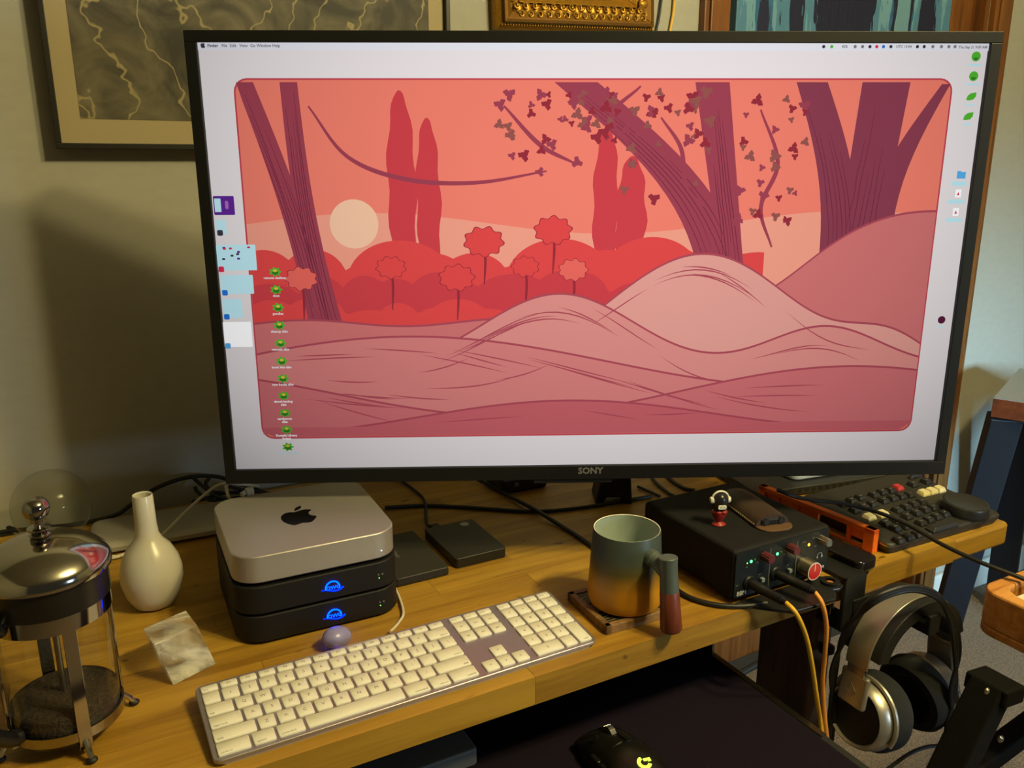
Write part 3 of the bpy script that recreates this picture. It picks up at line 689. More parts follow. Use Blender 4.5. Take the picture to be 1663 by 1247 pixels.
INN = P('mug_inside', S(160, 176, 168), .4)
MB().lathe([(.0398, .0985), (.0437, .02), (.0396, .0085), (0, .0066)], 64, None, False).build('inner_glaze', INN, mug)
MB().lathe([(.0417, .0985), (.0410, .0999), (.0400, .0992), (.0405, .098)], 64, None, False).build('rim', P('mug_rim', S(225, 228, 205), .4), mug)
hd = (PZ(1085, 950, .805) - Vector((.573, .074, .805))); hd.z = 0; hd.normalize()
hp_ = hd * .073
ht, hb = hp_ + Vector((0, 0, .089)) - hd * .002, hp_ + hd * .009 + Vector((0, 0, -.002))
GREYG = P('mug_grey_glaze', S(76, 86, 84), .45)
hmid = ht.lerp(hb, .46)
def ringset(pts, rs, seg=24): return MB().tube(pts, rs, seg, False)
dv = (hb - ht).normalized()
MB().tube([ht, ht + dv * .001, ht.lerp(hmid, .3), ht.lerp(hmid, .6), hmid], [.0105, .0115, .0108, .0108, .0114], 24, False).build('handle', GREYG, mug)
MB().tube([hd * .041 + Vector((0, 0, .077)), hd * .05 + Vector((0, 0, .0765)), hd * .06 + Vector((0, 0, .073)), hp_ + Vector((0, 0, .066))], [.0105, .0088, .0092, .0102], 20, True).build('handle_stub', GREYG, mug)
GRIP = wood('red_brown_wood', [S(84, 36, 22), S(104, 48, 30), S(122, 60, 38)], (60, 60, 4), .42, 'object')
MB().tube([hmid, hmid + dv * .001, hb - dv * .003, hb], [.0112, .0116, .0132, .0118], 24, False).build('wooden_grip', GRIP, mug)

# ================================================================== FRENCH PRESS
FX, FY = -.052, .140
fp = thing('french_press', 'glass french press with a chrome frame and domed lid and dark grounds inside', 'french press', (FX, FY, TOP))
RG = .049
MB().lathe([(0, .0122), (RG - .006, .0122), (RG - .002, .014), (RG, .018), (RG, .176)], 64, None, False).build('glass_beaker', GLASS, fp)
COF = grain(P('coffee_grounds', S(46, 36, 22), .75), 260, 1.0, .004, .5)
MB().lathe([(0, .0135), (RG - .008, .0135), (RG - .0012, .020), (RG - .0012, .044), (RG - .012, .048), (.02, .0465), (0, .0485)], 48).build('coffee_grounds', COF, fp)
MB().lathe([(.002, .03), (RG - .004, .03), (RG - .004, .036), (.014, .0365), (.0030, .04), (.0030, .222), (0, .222)], 40).build('plunger', STEEL, fp)
LID = P('lid_chrome', S(190, 184, 172), .12, 1.0)
MB().lathe([(RG + .003, .178), (RG + .0085, .178), (RG + .009, .183), (RG + .006, .190), (RG - .002, .198), (RG - .018, .207), (RG - .034, .2105), (.004, .2118), (0, .2118)], 64).build('lid', LID, fp)
MB().lathe([(RG + .0005, .150), (RG + .0045, .150), (RG + .0045, .178), (RG + .0005, .178)], 64, None, False).build('lid_skirt', P('skirt_black', S(24, 20, 16), .3), fp)
MB().lathe([(0, .2118), (.008, .2118), (.0095, .214), (.006, .217), (.0035, .218), (.0035, .2185), (.0100, .2190), (.0100, .2205), (.0035, .2215), (.0035, .2250), (.0065, .2262), (.0065, .230), (.0100, .2325), (.0118, .238), (.0112, .2435), (.0080, .2480), (.004, .2496), (0, .250)], 32).build('knob', CHROME, fp)
MB().lathe([(RG + .0006, .134), (RG + .0035, .134), (RG + .0035, .150), (RG + .0006, .150)], 64, None, False).build('top_band', CHROME, fp)
for k in range(4):
    a = R(-74 + 90 * k)
    c, s_ = math.cos(a), math.sin(a)
    Mk = Matrix.Rotation(a, 4, 'Z')
    MB().box(RG + .0006, RG + .0028, -.006, .006, .014, .140, Mk).box(RG - .004, RG + .0028, -.006, .006, .010, .014, Mk).build('frame_strap', CHROME, fp, False, .0006)
    MB().tube([(c * (RG + .001), s_ * (RG + .001), .02), (c * (RG + .008), s_ * (RG + .008), .012), (c * (RG + .013), s_ * (RG + .013), .004)], .0028, 8).build('foot', CHROME, fp)
    MB().ell((c * (RG + .013), s_ * (RG + .013), .0032), (.0055, .0045, .0032), 12, 8).build('foot_tip', RUBBER, fp)
MB().lathe([(RG + .0006, .020), (RG + .0028, .020), (RG + .0028, .030), (RG + .0006, .030)], 64, None, False).build('bottom_band', CHROME, fp)
ha = R(-140); hx, hy = math.cos(ha), math.sin(ha)
MB().tube([(hx * r, hy * r, z) for r, z in ((RG + .002, .142), (RG + .018, .150), (RG + .034, .135), (RG + .036, .09), (RG + .03, .055), (RG + .012, .035), (RG + .002, .032))], .0075, 14).build('handle', P('handle_black', S(18, 17, 16), .3), fp)

# clear globe bulb by the wall
GX, GY = -.060, .60
gb = thing('glass_globe', 'large clear glass globe bulb standing by the wall behind the press', 'bulb', (GX, GY, TOP))
rg = .053; zc = .073
pr = [(.013, .0), (.013, .012), (.020, .020)] + [(rg * math.cos(R(t)), zc + rg * math.sin(R(t))) for t in range(-62, 90, 8)] + [(0, zc + rg)]
MB().lathe(pr, 56, None, False).build('envelope', GLASS, gb)
MB().lathe([(0, 0), (.0145, 0), (.0145, .014), (.012, .016), (0, .016)], 32).build('cap', P('brass_cap', S(150, 120, 70), .35, 1), gb)

# silver slab behind vase
sl = thing('laptop', 'closed silver aluminium laptop lying flat by the wall behind the white vase', 'laptop', (.093, .600, TOP), R(-3))
MB().loft([[(x, y, .002) for x, y in rrect(.208, .098, .012, 5)], [(x, y, .006) for x, y in rrect(.22, .11, .016, 5)], [(x, y, .012) for x, y in rrect(.22, .11, .016, 5)], [(x, y, .0165) for x, y in rrect(.212, .102, .012, 5)], [(x, y, .0185) for x, y in rrect(.198, .09, .008, 5)]]).build('shell', P('slab_silver', S(176, 172, 160), .45, .35), sl, True)
for x in (-.08, .08): MB().lathe([(.006, 0), (.006, .0022)], 12, Matrix.Translation((x, -.03, 0))).build('foot', RUBBER, sl)

# ================================================================== AUDIO INTERFACE
IX0, IX1, IY0, IY1, IZ = .697, .869, .015, .203, .815
ai = thing('audio_interface', 'black desktop audio interface with maroon knobs and a big red volume knob', 'audio interface', ((IX0 + IX1) / 2, IY0, TOP))
ic = (IX0 + IX1) / 2
def il(x, z, y=0.0): return Vector((x - ic, y, z - TOP))
MB().box(IX0 - ic, IX1 - ic, 0.0, IY1 - IY0, .006, .075).build('chassis', grain(P('chassis_black', S(21, 21, 22), .75, Specular_IOR_Level=.25), 1100, .2, .0003, .12), ai, False, .006, 3)
MB().prism([(x, z) for x, z in rrect(IX1 - IX0 - .006, .063, .004, 4, 0, .0405)], 0, .001, XZ).build('front_panel', P('panel_black', S(20, 26, 28), .4), ai, False)
for x in (-.07, .07):
    for y in (.02, .165): MB().lathe([(.008, 0), (.008, .006)], 16, Matrix.Translation((x, y, 0))).build('rubber_foot', RUBBER, ai)
for x in (.7585, .8065): MB().box(x - ic - .0004, x - ic + .0004, -.0013, -.001, .013, .066).build('divider_line', LEGEND, ai, False)
MAR = P('maroon_plastic', S(92, 36, 44), .45)
def knob(name, x, z, r, L, mat, cap=None, ribs=0):
    b = MB(); n = 36; ring = [r * (1 - (.12 if ribs and i % 3 == 0 else 0)) for i in range(n)]
    def rg_(y, k=1): return [(x - ic + ring[i] * k * math.cos(2 * math.pi * i / n), y, z - TOP + ring[i] * k * math.sin(2 * math.pi * i / n)) for i in range(n)]
    b.loft([rg_(-.001), rg_(-L + .0006), rg_(-L, .94)])
    k = b.build(name, mat, ai)
    if cap: MB().lathe([(0, 0), (r * .9, 0), (r * .9, .0004), (0, .0004)], 32, Matrix.Translation((x - ic, -L, z - TOP)) @ XZ).build('knob_cap', cap, k)
    return k
kn = [knob('gain_knob', .7475, .7985, .0062, .0150, MAR, None, 1), knob('gain_knob', .7915, .8005, .0062, .0150, MAR, None, 1)]
vk = knob('volume_knob', .8215, .7665, .0128, .0200, P('knob_silver', S(168, 160, 142), .32, .9), P('knob_red', S(196, 20, 34), .4))
MB().box(.8215 - ic - .0006, .8215 - ic + .0006, -.0206, -.0203, .0265, .0375).build('pointer', WHITEP, vk, False)
MB().lathe([(.0112, 0), (.0123, 0), (.0123, .0005), (.0112, .0005), (.0112, 0)], 40, Matrix.Translation((.8215 - ic, -.02, .0265)) @ XZ, False).build('cap_ring', WHITEP, vk)
knob('headphone_knob', .8505, .7985, .0056, .0150, P('knob_silver2', S(180, 172, 155), .3, .9), P('knob_steel', S(135, 145, 150), .35, .6), 1)
GL2 = EM('led_green_hot', (.12, 1.0, .35, 1), 2.6); ORL = EM('led_orange', (1.0, .42, .03, 1), 2.4); GDIM = P('led_off_green', S(26, 110, 52), .4)
for x, z, m_, r in ((.719, .7945, GLED, .0011), (.7255, .7955, GL2, .0021), (.7318, .7965, GDIM, .0014), (.7625, .7945, GLED, .0011), (.771, .7955, GL2, .0021), (.7775, .7965, GDIM, .0014), (.828, .7955, ORL, .0022), (.8225, .7945, GDIM, .001)):
    MB().ell(il(x, z, -.001), (r, r * .7, r), 14, 8).build('indicator_light', m_, ai)
for x, z in ((.745, .766), (.7935, .767), (.8645, .789)):
    MB().box(x - ic - .0028, x - ic + .0028, -.006, -.001, z - TOP - .0026, z - TOP + .0026).build('push_button', P('button_grey', S(120, 126, 126), .45), ai, False, .0006)
for x, z in ((.724, .766), (.770, .768)):
    MB().lathe([(.0045, 0), (.0098, 0), (.0098, .0015), (.0085, .003), (.0045, .003)], 32, Matrix.Translation((x - ic, -.001, z - TOP)) @ XZ).build('jack_socket', BLACK, ai)
text('lettering', '88M', .0092, WHITEP, ai, tuple(il(.7125, .7540, -.0012)), (R(90), 0, 0), .0001)
text('lettering', 'neve', .0082, WHITEP, ai, tuple(il(.8535, .757, -.0012)), (R(90), 0, 0), .0001)
for x, z, t in ((.7185, .789, '48V'), (.736, .7915, '-10'), (.7425, .7735, 'HPF'), (.7655, .789, '48V'), (.783, .7915, '-10'), (.791, .7745, 'HPF'), (.8095, .792, 'MIX'), (.8185, .8015, 'ADAT'), (.8355, .8035, 'USB'), (.704, .7665, 'MIC'), (.8405, .7905, 'MIN')):
    text('lettering', t, .0026, LEGEND, ai, tuple(il(x, z, -.0012)), (R(90), 0, 0), .0001)
MB().tube([il(.8505 + .0042 * math.cos(R(t)), .7745 + .0042 * math.sin(R(t)), -.0012) for t in range(-20, 201, 20)], .0005, 6).build('headphone_symbol', WHITEP, ai)
for s_ in (-1, 1): MB().box(.8505 - ic + s_ * .0042 - .001, .8505 - ic + s_ * .0042 + .001, -.0014, -.001, .0315, .0345).build('headphone_symbol', WHITEP, ai, False)
for (x, z) in ((.704, .8065), (.8625, .8075), (.8625, .771)):
    MB().lathe([(.0016, 0), (.0016, .0004)], 12, Matrix.Translation((x - ic, -.001, z - TOP)) @ XZ).build('panel_screw', P('screw_dark', S(60, 62, 62), .4, .6), ai)

# yellow leads with jack plugs
def lead(x, z, ex, pts, label, cm=YELLOW):
    t = thing('instrument_lead', label, 'cable', (x, .012, z))
    e = PY(*ex, -.042) - Vector((x, .012, z)); s0 = Vector((0, .004, 0))
    d_ = (e - s0)
    prof_ = [(.0052, 0), (.0052, .12), (.0066, .13), (.0066, .42), (.0060, .44), (.0060, .62), (.0042, 1.0)]
    Mk = Matrix.Translation(s0) @ d_.to_track_quat('Z', 'Y').to_matrix().to_4x4()
    MB().lathe([(r, u * d_.length) for r, u in prof_], 20, Mk).build('jack_plug', BLACK, t)
    for k in range(5): MB().lathe([(.0048, 0), (.0060, .0004), (.0060, .0012), (.0048, .0016)], 18, Mk @ Matrix.Translation((0, 0, d_.length * (.66 + .055 * k))), False).build('strain_relief', BLACK, t)
    P_ = [e - d_ * .05] + [PY(a, b, y) - Vector((x, .012, z)) for a, b, y in pts]
    MB().tube(P_, .0030, 12).build('cord', cm, t)
lead(.724, .766, (1277, 978), [(1292, 995, -.055), (1308, 1030, -.055), (1318, 1075, -.05), (1326, 1130, -.045), (1334, 1185, -.04), (1342, 1260, -.04), (1350, 1400, -.04)], 'yellow cord with a black plug in the first socket of the audio interface')
lead(.770, .768, (1325, 961), [(1335, 980, -.05), (1342, 1015, -.05), (1340, 1060, -.045), (1336, 1110, -.04), (1339, 1160, -.04), (1343, 1200, -.04), (1348, 1270, -.04), (1352, 1400, -.04)], 'orange-yellow cord with a black plug in the socket nearer the red knob', P('cable_amber', S(224, 150, 58), .5))

# figurine
tf = PZ(1167, 852, IZ)
fg = thing('toy_figure', 'tiny red and black toy figure wearing white headphones on the audio interface', 'toy', (tf.x, tf.y, IZ), R(-22))
TRED = P('toy_red', S(148, 40, 34), .3); TBLK = P('toy_black', S(30, 29, 34), .3); TWHT = P('toy_white', S(218, 216, 196), .4)
MB().lathe([(0, 0), (.0085, 0), (.0092, .0015), (.007, .003), (.0042, .005), (.0045, .007), (.0075, .011), (.0098, .016), (.0100, .020), (.007, .0225), (0, .023)], 28, Matrix.Diagonal((1.05, .85, 1, 1))).build('body', TRED, fg)
for s_ in (-1, 1): MB().ell((s_ * .0035, -.0075, .0205), (.0042, .0022, .0024), 12, 8).build('arm', TRED, fg)
MB().lathe([(0, .0215), (.0075, .0215), (.0092, .025), (.0098, .032), (.0096, .038), (.0082, .0425), (.005, .0455), (0, .0465)], 28).build('head', TBLK, fg)
MB().prism(rrect(.0115, .0060, .002, 4, 0, .0290), .0086, .0104, XZ).build('face', TWHT, fg, True, .0004)
for s_ in (-1, 1): MB().box(-.0004 + s_ * .0022, .0004 + s_ * .0022, -.0107, -.0103, .0288, .0298).build('eye', TBLK, fg, False)
MB().tube([(.0112 * math.cos(R(t)), 0, .0375 + .0108 * math.sin(R(t))) for t in range(0, 181, 15)], .0014, 10).build('headband', TWHT, fg)
for s_ in (-1, 1): MB().cyl((s_ * .0095, 0, .0365), (s_ * .0138, 0, .0358), .0052, .0042, 20).build('ear_cup', TWHT, fg, True, .0008)

# leather case on the interface
lc = thing('leather_case', 'dark brown stitched leather key case lying on the audio interface', 'case', (.807, .100, IZ), R(-13))
LEA = grain(P('leather_brown', S(58, 42, 32), .55), 500, .4, .0006, .2); LEAT = P('leather_tan', S(92, 66, 40), .7)
MB().prism([(x, y) for x, y in rrect(.052, .128, .018, 8, .001, -.006)], 0, .0025).build('backing', LEAT, lc, True, .0006)
def arch(y, k): return [(.026 * u, y, .0025 + .0155 * k * max(0, 1 - u * u) ** .55) for u in [-1 + t / 8 for t in range(17)]] + [(.026 * (1 - t / 8), y, .0022) for t in range(1, 16)]
MB().loft([arch(.056, .55), arch(.05, .85), arch(.03, 1), arch(-.03, 1), arch(-.052, .95)]).build('cover', LEA, lc)
for k in range(17): MB().box(-.0256, -.0244, -.048 + k * .0056, -.0448 + k * .0056, .0026, .0048).build('stitch', P('thread', S(196, 184, 150), .7), lc, False)
for x in (-.011, .012): MB().lathe([(.0026, 0), (.0042, 0), (.0042, .004), (.0026, .004)], 18, Matrix.Translation((x, -.051, .009)) @ XZ).build('key_end', P('dark_steel', S(90, 92, 96), .3, .9), lc)
MB().box(-.018, .018, -.054, -.04, .0035, .012).build('key_fob', BLACK, lc, False, .002)

# black hook plate under the plugs, overhanging the edge
pts = [(.700, .012), (.850, .012), (.860, .004), (.863, -.010), (.859, -.022), (.848, -.026), (.838, -.024), (.832, -.034), (.822, -.042), (.790, -.042), (.752, -.040), (.730, -.020), (.715, -.004)]
hkp = thing('hook_plate', 'flat black plastic plate with a round hole under the audio interface plugs', 'bracket', (.79, .0, TOP))
MB().prism([(x - .79, y) for x, y in pts], .0002, .0052).build('plate', P('plate_black', S(30, 29, 28), .3), hkp, False, .001)
MB().lathe([(.006, .0052), (.0125, .0052), (.0125, .0085), (.006, .0085)], 28, Matrix.Translation((.059, -.009, 0)), False).build('eyelet', BLACK, hkp)
MB().lathe([(0, .0053), (.0062, .0053)], 24, Matrix.Translation((.059, -.009, 0)), False).build('eyelet_hole', P('hole_wood', S(170, 118, 44), .5), hkp)

# ================================================================== RIGHT SIDE OF THE DESK
orr = thing('orange_rail', 'bright orange plastic bracket rail standing on edge beside the audio interface', 'bracket', (.985, .03, TOP), R(4.5))
ORG = P('orange_plastic', S(236, 108, 26), .4)
def rail(b, y0, y1, z0, z1, x0=-.003, x1=.003): return b.box(x0, x1, y0, y1, z0, z1)
rail(MB(), 0, .214, .028, .036, -.006, .006).build('top_rail', ORG, orr, False, .0015)
rail(MB(), 0, .018, 0, .036, -.006, .006).build('end_post', ORG, orr, False, .0015)
rail(MB(), .200, .214, 0, .036, -.006, .006).build('end_post', ORG, orr, False, .0015)
for y in (.042, .098, .135, .172): rail(MB(), y, y + .006, 0, .03).build('upright', ORG, orr, False, .001)
rail(MB(), .018, .042, .012, .03, .0, .002).build('web', ORG, orr, False); rail(MB(), .098, .200, .002, .03, .0, .002).build('web', ORG, orr, False)
rail(MB(), .018, .200, 0, .004).build('bottom_rail', ORG, orr, False, .001)

rm = thing('remote_control', 'slim glossy black remote lying between the audio interface and the orange bracket', 'remote', (.927, .060, TOP), R(4))
MB().prism(rrect(.042, .128, .011, 6, 0, 0), 0, .0165).build('body', P('gloss_black', S(26, 22, 22), .18), rm, True, .003, 3)
for x, y in ((-.008, .045), (.0, .050), (.008, .043), (.0, .035)): MB().ell((x, y, .0165), (.0018, .0018, .0008), 10, 6).build('button', LEGEND, rm)

# Editor keyboard with jog dial
EX, EY, ER = 1.1215, .096, R(-1.5)
ek = thing('editing_keyboard', 'dark grey editing keyboard with a jog dial and a few cream and red keys', 'keyboard', (EX, EY, TOP), ER)
EKB = grain(P('ek_grey', S(44, 43, 42), .55), 1300, .1, .0002, .08)
def ez(y): return .017 + (y + .086) / .172 * .014
ep = rrect(.252, .172, .010, 6)
MB().loft([[(x * .96, y * .95, 0) for x, y in ep], [(x, y, ez(y) - .008) for x, y in ep], [(x, y, ez(y) - .002) for x, y in ep], [(x * .985, y * .98, ez(y)) for x, y in ep]]).build('case', EKB, ek, True)
MB().loft([[(x * 1.004, y * 1.004, ez(y) - .0055) for x, y in ep], [(x * 1.004, y * 1.004, ez(y) - .0025) for x, y in ep]]).build('metal_edge', STEEL, ek, True)
EKK, EKC, EKR = P('ek_key', S(34, 34, 36), .45), P('ek_key_cream', S(214, 204, 160), .5), P('ek_key_red', S(176, 52, 58), .5)
et = math.atan2(.014, .172)
def ekey(cx, cy, w_=.0150, d_=.0150, mat=None, h=.0065):
    q = PZ(1220 + cx / 3.754, 740 + cy / 3.754, TOP + .031)
    v = Matrix.Rotation(-ER, 3, 'Z') @ (q - Vector((EX, EY, TOP)))
    b = MB(); lo = rrect(w_, d_, .001, 2); hi = rrect(w_ * .76, d_ * .76, .0012, 2, 0, .0008)
    b.loft([[(x, y, -.001) for x, y in lo], [(x, y, h * .35) for x, y in lo], [(x, y, h) for x, y in hi]])
    k = b.build('key', mat or EKK, ek, True, 0, 2, 25); k.location = (v.x, v.y, ez(v.y)); k.rotation_euler = (et, 0, 0)
    if mat is None and w_ < .02: MB().box(-.0028, .0028, -.0006, .0006, h, h + .0002).build('legend', LEGEND, k, False)
    return k
for c in ((556, 288), (612, 268), (664, 250), (632, 318), (686, 298), (738, 282), (748, 233), (798, 217), (850, 206), (808, 262), (862, 247), (914, 236), (966, 226),
          (893, 310), (945, 292), (992, 275), (1040, 262), (952, 342), (1010, 322), (1062, 303), (1110, 290), (1038, 374), (1086, 356), (1134, 338), (1180, 322),
          (822, 382), (884, 364), (880, 408), (942, 394), (905, 470), (1018, 434), (962, 452), (985, 170), (1066, 152)): ekey(*c)
ekey(894, 190, mat=EKR)
ekey(722, 352, .017, .015, EKC); ekey(800, 333, .019, .015, EKC)
for c in ((1052, 214), (1100, 203), (1148, 192)): ekey(*c, .0165, .0150, EKC, .007)
ekey(1170, 388, .058, .0150, None, .007); ekey(1000, 126, .03, .008)
jq = PZ(1220 + 1305 / 3.754, 740 + 262 / 3.754, TOP + .040); jv = Matrix.Rotation(-ER, 3, 'Z') @ (jq - Vector((EX, EY, TOP)))
jd = MB().lathe([(.031, 0), (.0335, .002), (.0345, .014), (.0335, .0165), (.030, .0180), (.027, .0172), (0, .0168)], 56).build('jog_dial', P('dial_black', S(36, 36, 37), .38), ek)
jd.location = (jv.x, jv.y, ez(jv.y) - .0005); jd.rotation_euler = (et, 0, 0)
MB().lathe([(.0365, 0), (.0365, .0012), (.034, .0014)], 48, None, False).build('dial_collar', BLACK, jd)

# box under the television, device on it
bx_ = thing('equipment_box', 'low dark equipment box behind the editing keyboard under the television', 'box', (1.122, .302, TOP), R(-10))
MB().box(-.14, .125, -.075, .075, .002, .017).build('housing', P('box_dark', S(40, 41, 44), .5), bx_, False, .003, 3)
MB().lathe([(.006, 0), (.006, .002)], 12, Matrix.Translation((-.11, -.06, 0))).lathe([(.006, 0), (.006, .002)], 12, Matrix.Translation((.11, .06, 0))).build('rubber_foot', RUBBER, bx_)
for k in range(9): MB().box(-.06 + k * .014, -.052 + k * .014, -.0755, -.075, .006, .013).build('vent_slot', P('slot', S(10, 10, 10), .8), bx_, False)
gd = thing('white_router', 'pale grey rounded device lying on the dark box under the television', 'router', (1.150, .284, TOP + .017), R(-8))
MB().prism(rrect(.17, .075, .014, 6), .001, .018).build('shell', P('pale_grey', S(176, 184, 188), .45), gd, True, .003)
MB().box(-.012, -.0112, -.0379, -.0374, .002, .017).build('seam', LEGEND, gd, False)
MB().prism(rrect(.15, .06, .01, 4), 0, .001).build('base_pad', RUBBER, gd, False)

pa = thing('power_adapter', 'black power adapter brick lying on the desk under the television', 'adapter', (.655, .515, TOP), R(-2))
MB().box(-.045, .045, -.035, .035, 0, .030).build('housing', P('adapter_black', S(30, 29, 30), .45), pa, False, .006, 3)
MB().box(-.02, -.012, -.0353, -.035, .012, .02).build('label_mark', LEGEND, pa, False)

# ================================================================== CABLES
def cable(label, pts, r, mat=RUBBER, name='cable', group=None, seg=10):
    P_ = [PZ(x, y, z) for x, y, z in pts]
    return tag(MB().tube(P_, r, seg).build(name, mat), label, 'cable', group)
zt_ = TOP + .0036
def flatc(*pp): return [(x, y, zt_) for x, y in pp]
cable('black cable running along the desk from the drive stack to the audio interface', flatc((625, 824), (690, 821), (760, 824), (850, 830), (900, 829), (960, 822), (1020, 812), (1058, 806)), .0032)
cable('thick black cable from under the television to the mug', [(770, 776, zt_ + .004), (800, 790, zt_ + .003), (840, 812, zt_ + .003)] + [(870, 828, zt_ + .0066), (905, 850, zt_ + .001), (940, 872, zt_), (968, 892, zt_), (985, 905, zt_)], .0034)
cable('black cable curving from the mug around the audio interface corner', flatc((1075, 930), (1100, 958), (1130, 974), (1170, 983), (1210, 984), (1245, 979)), .0034)
cable('thin black cable behind the audio interface nearest the two-footed stand', flatc((1036, 790), (1052, 797), (1072, 806)), .0026)
cable('black cable curving down behind the audio interface, middle of three', flatc((1058, 774), (1068, 786), (1085, 800), (1096, 806)), .0028)
cable('black cable behind the audio interface nearest the leather case', flatc((1082, 772), (1095, 783), (1112, 793), (1128, 796)), .0032)
cable('long black cable crossing from the orange bracket over the editing keyboard', [(1262, 795, .832), (1290, 806, .822), (1322, 812, .800), (1370, 818, .792), (1420, 830, .784), (1470, 850, .778), (1530, 884, .775), (1590, 912, .772), (1650, 935, .768), (1700, 955, .762)], .0030)
zb_ = TOP + .005
cable('black cable looping along the wall behind the vase', [(-20, 868, zb_), (15, 862, zb_), (60, 858, zb_), (130, 850, zb_), (186, 837, zb_ + .012), (215, 818, .775), (255, 792, .79), (300, 776, .79), (345, 773, .785), (380, 782, .78), (430, 800, .76)], .0034)
cable('short black cable by the wall left of the glass globe', [(-10, 847, .748), (10, 855, .746), (30, 862, .744)], .0034)
for i, pts in enumerate(([(312, 774, .79), (330, 790, .78), (352, 806, .765), (380, 812, .75)], [(316, 790, .78), (322, 800, .77), (345, 812, .76), (400, 806, .75)], [(312, 815, .75), (325, 812, .752), (345, 806, .756), (372, 800, .762), (410, 800, .762)], [(340, 776, .786), (334, 786, .78), (344, 798, .77), (362, 800, .76)], [(372, 790, .775), (395, 795, .77), (430, 800, .76), (470, 805, .75)])):
    cable('black cord in the tangle between the laptop and the television', pts, .0030, RUBBER, 'cable', 'tangled cords by the wall')
cable('white cable rising from behind the vase to the television corner', [(150, 908, zb_), (185, 905, zb_), (210, 897, zb_), (240, 885, zb_ + .005), (266, 866, .765), (300, 832, .778), (330, 805, .79), (352, 789, .80), (368, 785, .80), (390, 786, .79), (420, 790, .77)], .0024, CWHITE)
cable('white cable bending down behind the mini computer', [(366, 785, .80), (368, 796, .79), (372, 808, .78), (380, 818, .75)], .0026, CWHITE)
cable('short white cable on the desk near the glass press', [(170, 899, zb_), (185, 903, zb_), (205, 901, zb_), (222, 893, zb_)], .0016, CWHITE)
tag(MB().tube([PZ(392, 803, .778), PZ(400, 799, .779), PZ(412, 797, .78)], [.004, .007, .005], 12).build('cable_plug', CWHITE), 'white plug end among the cords behind the mini computer', 'plug')
def hang(label, pts, r, mat, Y):
    return tag(MB().tube([PY(x, y, Y) for x, y in pts], r, 8).build('hanging_cable', mat), label, 'cable')
hang('black cable hanging down the wall right of the gold frame', [(1080, -90), (1076, -20), (1071, 25), (1065, 55), (1056, 110), (1050, 200)], .0022, RUBBER, WALLY - .006)
hang('yellow cable hanging down the wall left of the door casing', [(1092, -90), (1096, -30), (1094, 15), (1090, 40), (1083, 80), (1070, 170)], .0026, YELLOW, WALLY - .006)
hang('black cord running along the wall under the desk', [(1150, 1125), (1200, 1095), (1235, 1075), (1262, 1064), (1320, 1050)], .008, RUBBER, WALLY - .02)

# ================================================================== HEADPHONES ON THE CLAMP HANGER
ch = thing('headphone_hanger', 'black metal clamp with a screw gripping the desk edge', 'clamp', (.892, -.004, TOP))
MB().box(-.018, .024, -.010, .050, .0002, .006).box(-.018, .024, -.010, -.003, -.075, .006).build('bracket', P('clamp_black', S(22, 22, 23), .5), ch, False, .002)
MB().box(-.018, .024, -.003, .045, -.075, -.069).build('lower_jaw', BLACK, ch, False, .002)
MB().cyl((-.006, .02, -.115), (-.006, .02, -.037), .003, None, 12).build('clamp_screw', CHROME, ch)
MB().lathe([(.004, 0), (.011, .002), (.011, .010), (.004, .012)], 20, Matrix.Translation((-.006, .02, -.125))).build('screw_knob', BLACK, ch)
MB().box(.0, .062, -.012, -.004, -.062, -.030).box(.040, .062, -.095, -.004, -.050, -.034).box(.040, .062, -.098, -.092, -.050, -.022).build('hook', BLACK, ch, False, .002)

HY = -.058
hp = thing('headphones', 'silver over-ear headphones with black pads hanging below the desk edge', 'headphones', (.945, HY, .46))
HS = grain(P('headphone_silver', S(176, 170, 158), .36, .75), 1500, .05, .0002, .03); HPAD = grain(P('pad_velour', S(26, 28, 30), .95), 900, .4, .0006, .2)
hw, hz0, hh_ = .088, .185, .083
def bandpts(off, t0=0, t1=180, n=28): return [(-(hw + off) * math.cos(R(t0 + (t1 - t0) * k / n)), hz0 + (hh_ + off) * math.sin(R(t0 + (t1 - t0) * k / n))) for k in range(n + 1)]
def bandmesh(name, o0, o1, yw, mat, t0=0, t1=180):
    a, b = bandpts(o0, t0, t1), bandpts(o1, t0, t1)
    return MB().loft([[(p_[0], -yw, p_[1]), (p_[0], yw, p_[1]), (q_[0], yw, q_[1]), (q_[0], -yw, q_[1])] for p_, q_ in zip(a, b)]).build(name, mat, hp, True, .0008)
bandmesh('headband', .0, .0025, .017, HS)
bandmesh('headband_pad', -.020, -.0002, .030, P('pad_leather', S(24, 25, 27), .5), 12, 168)
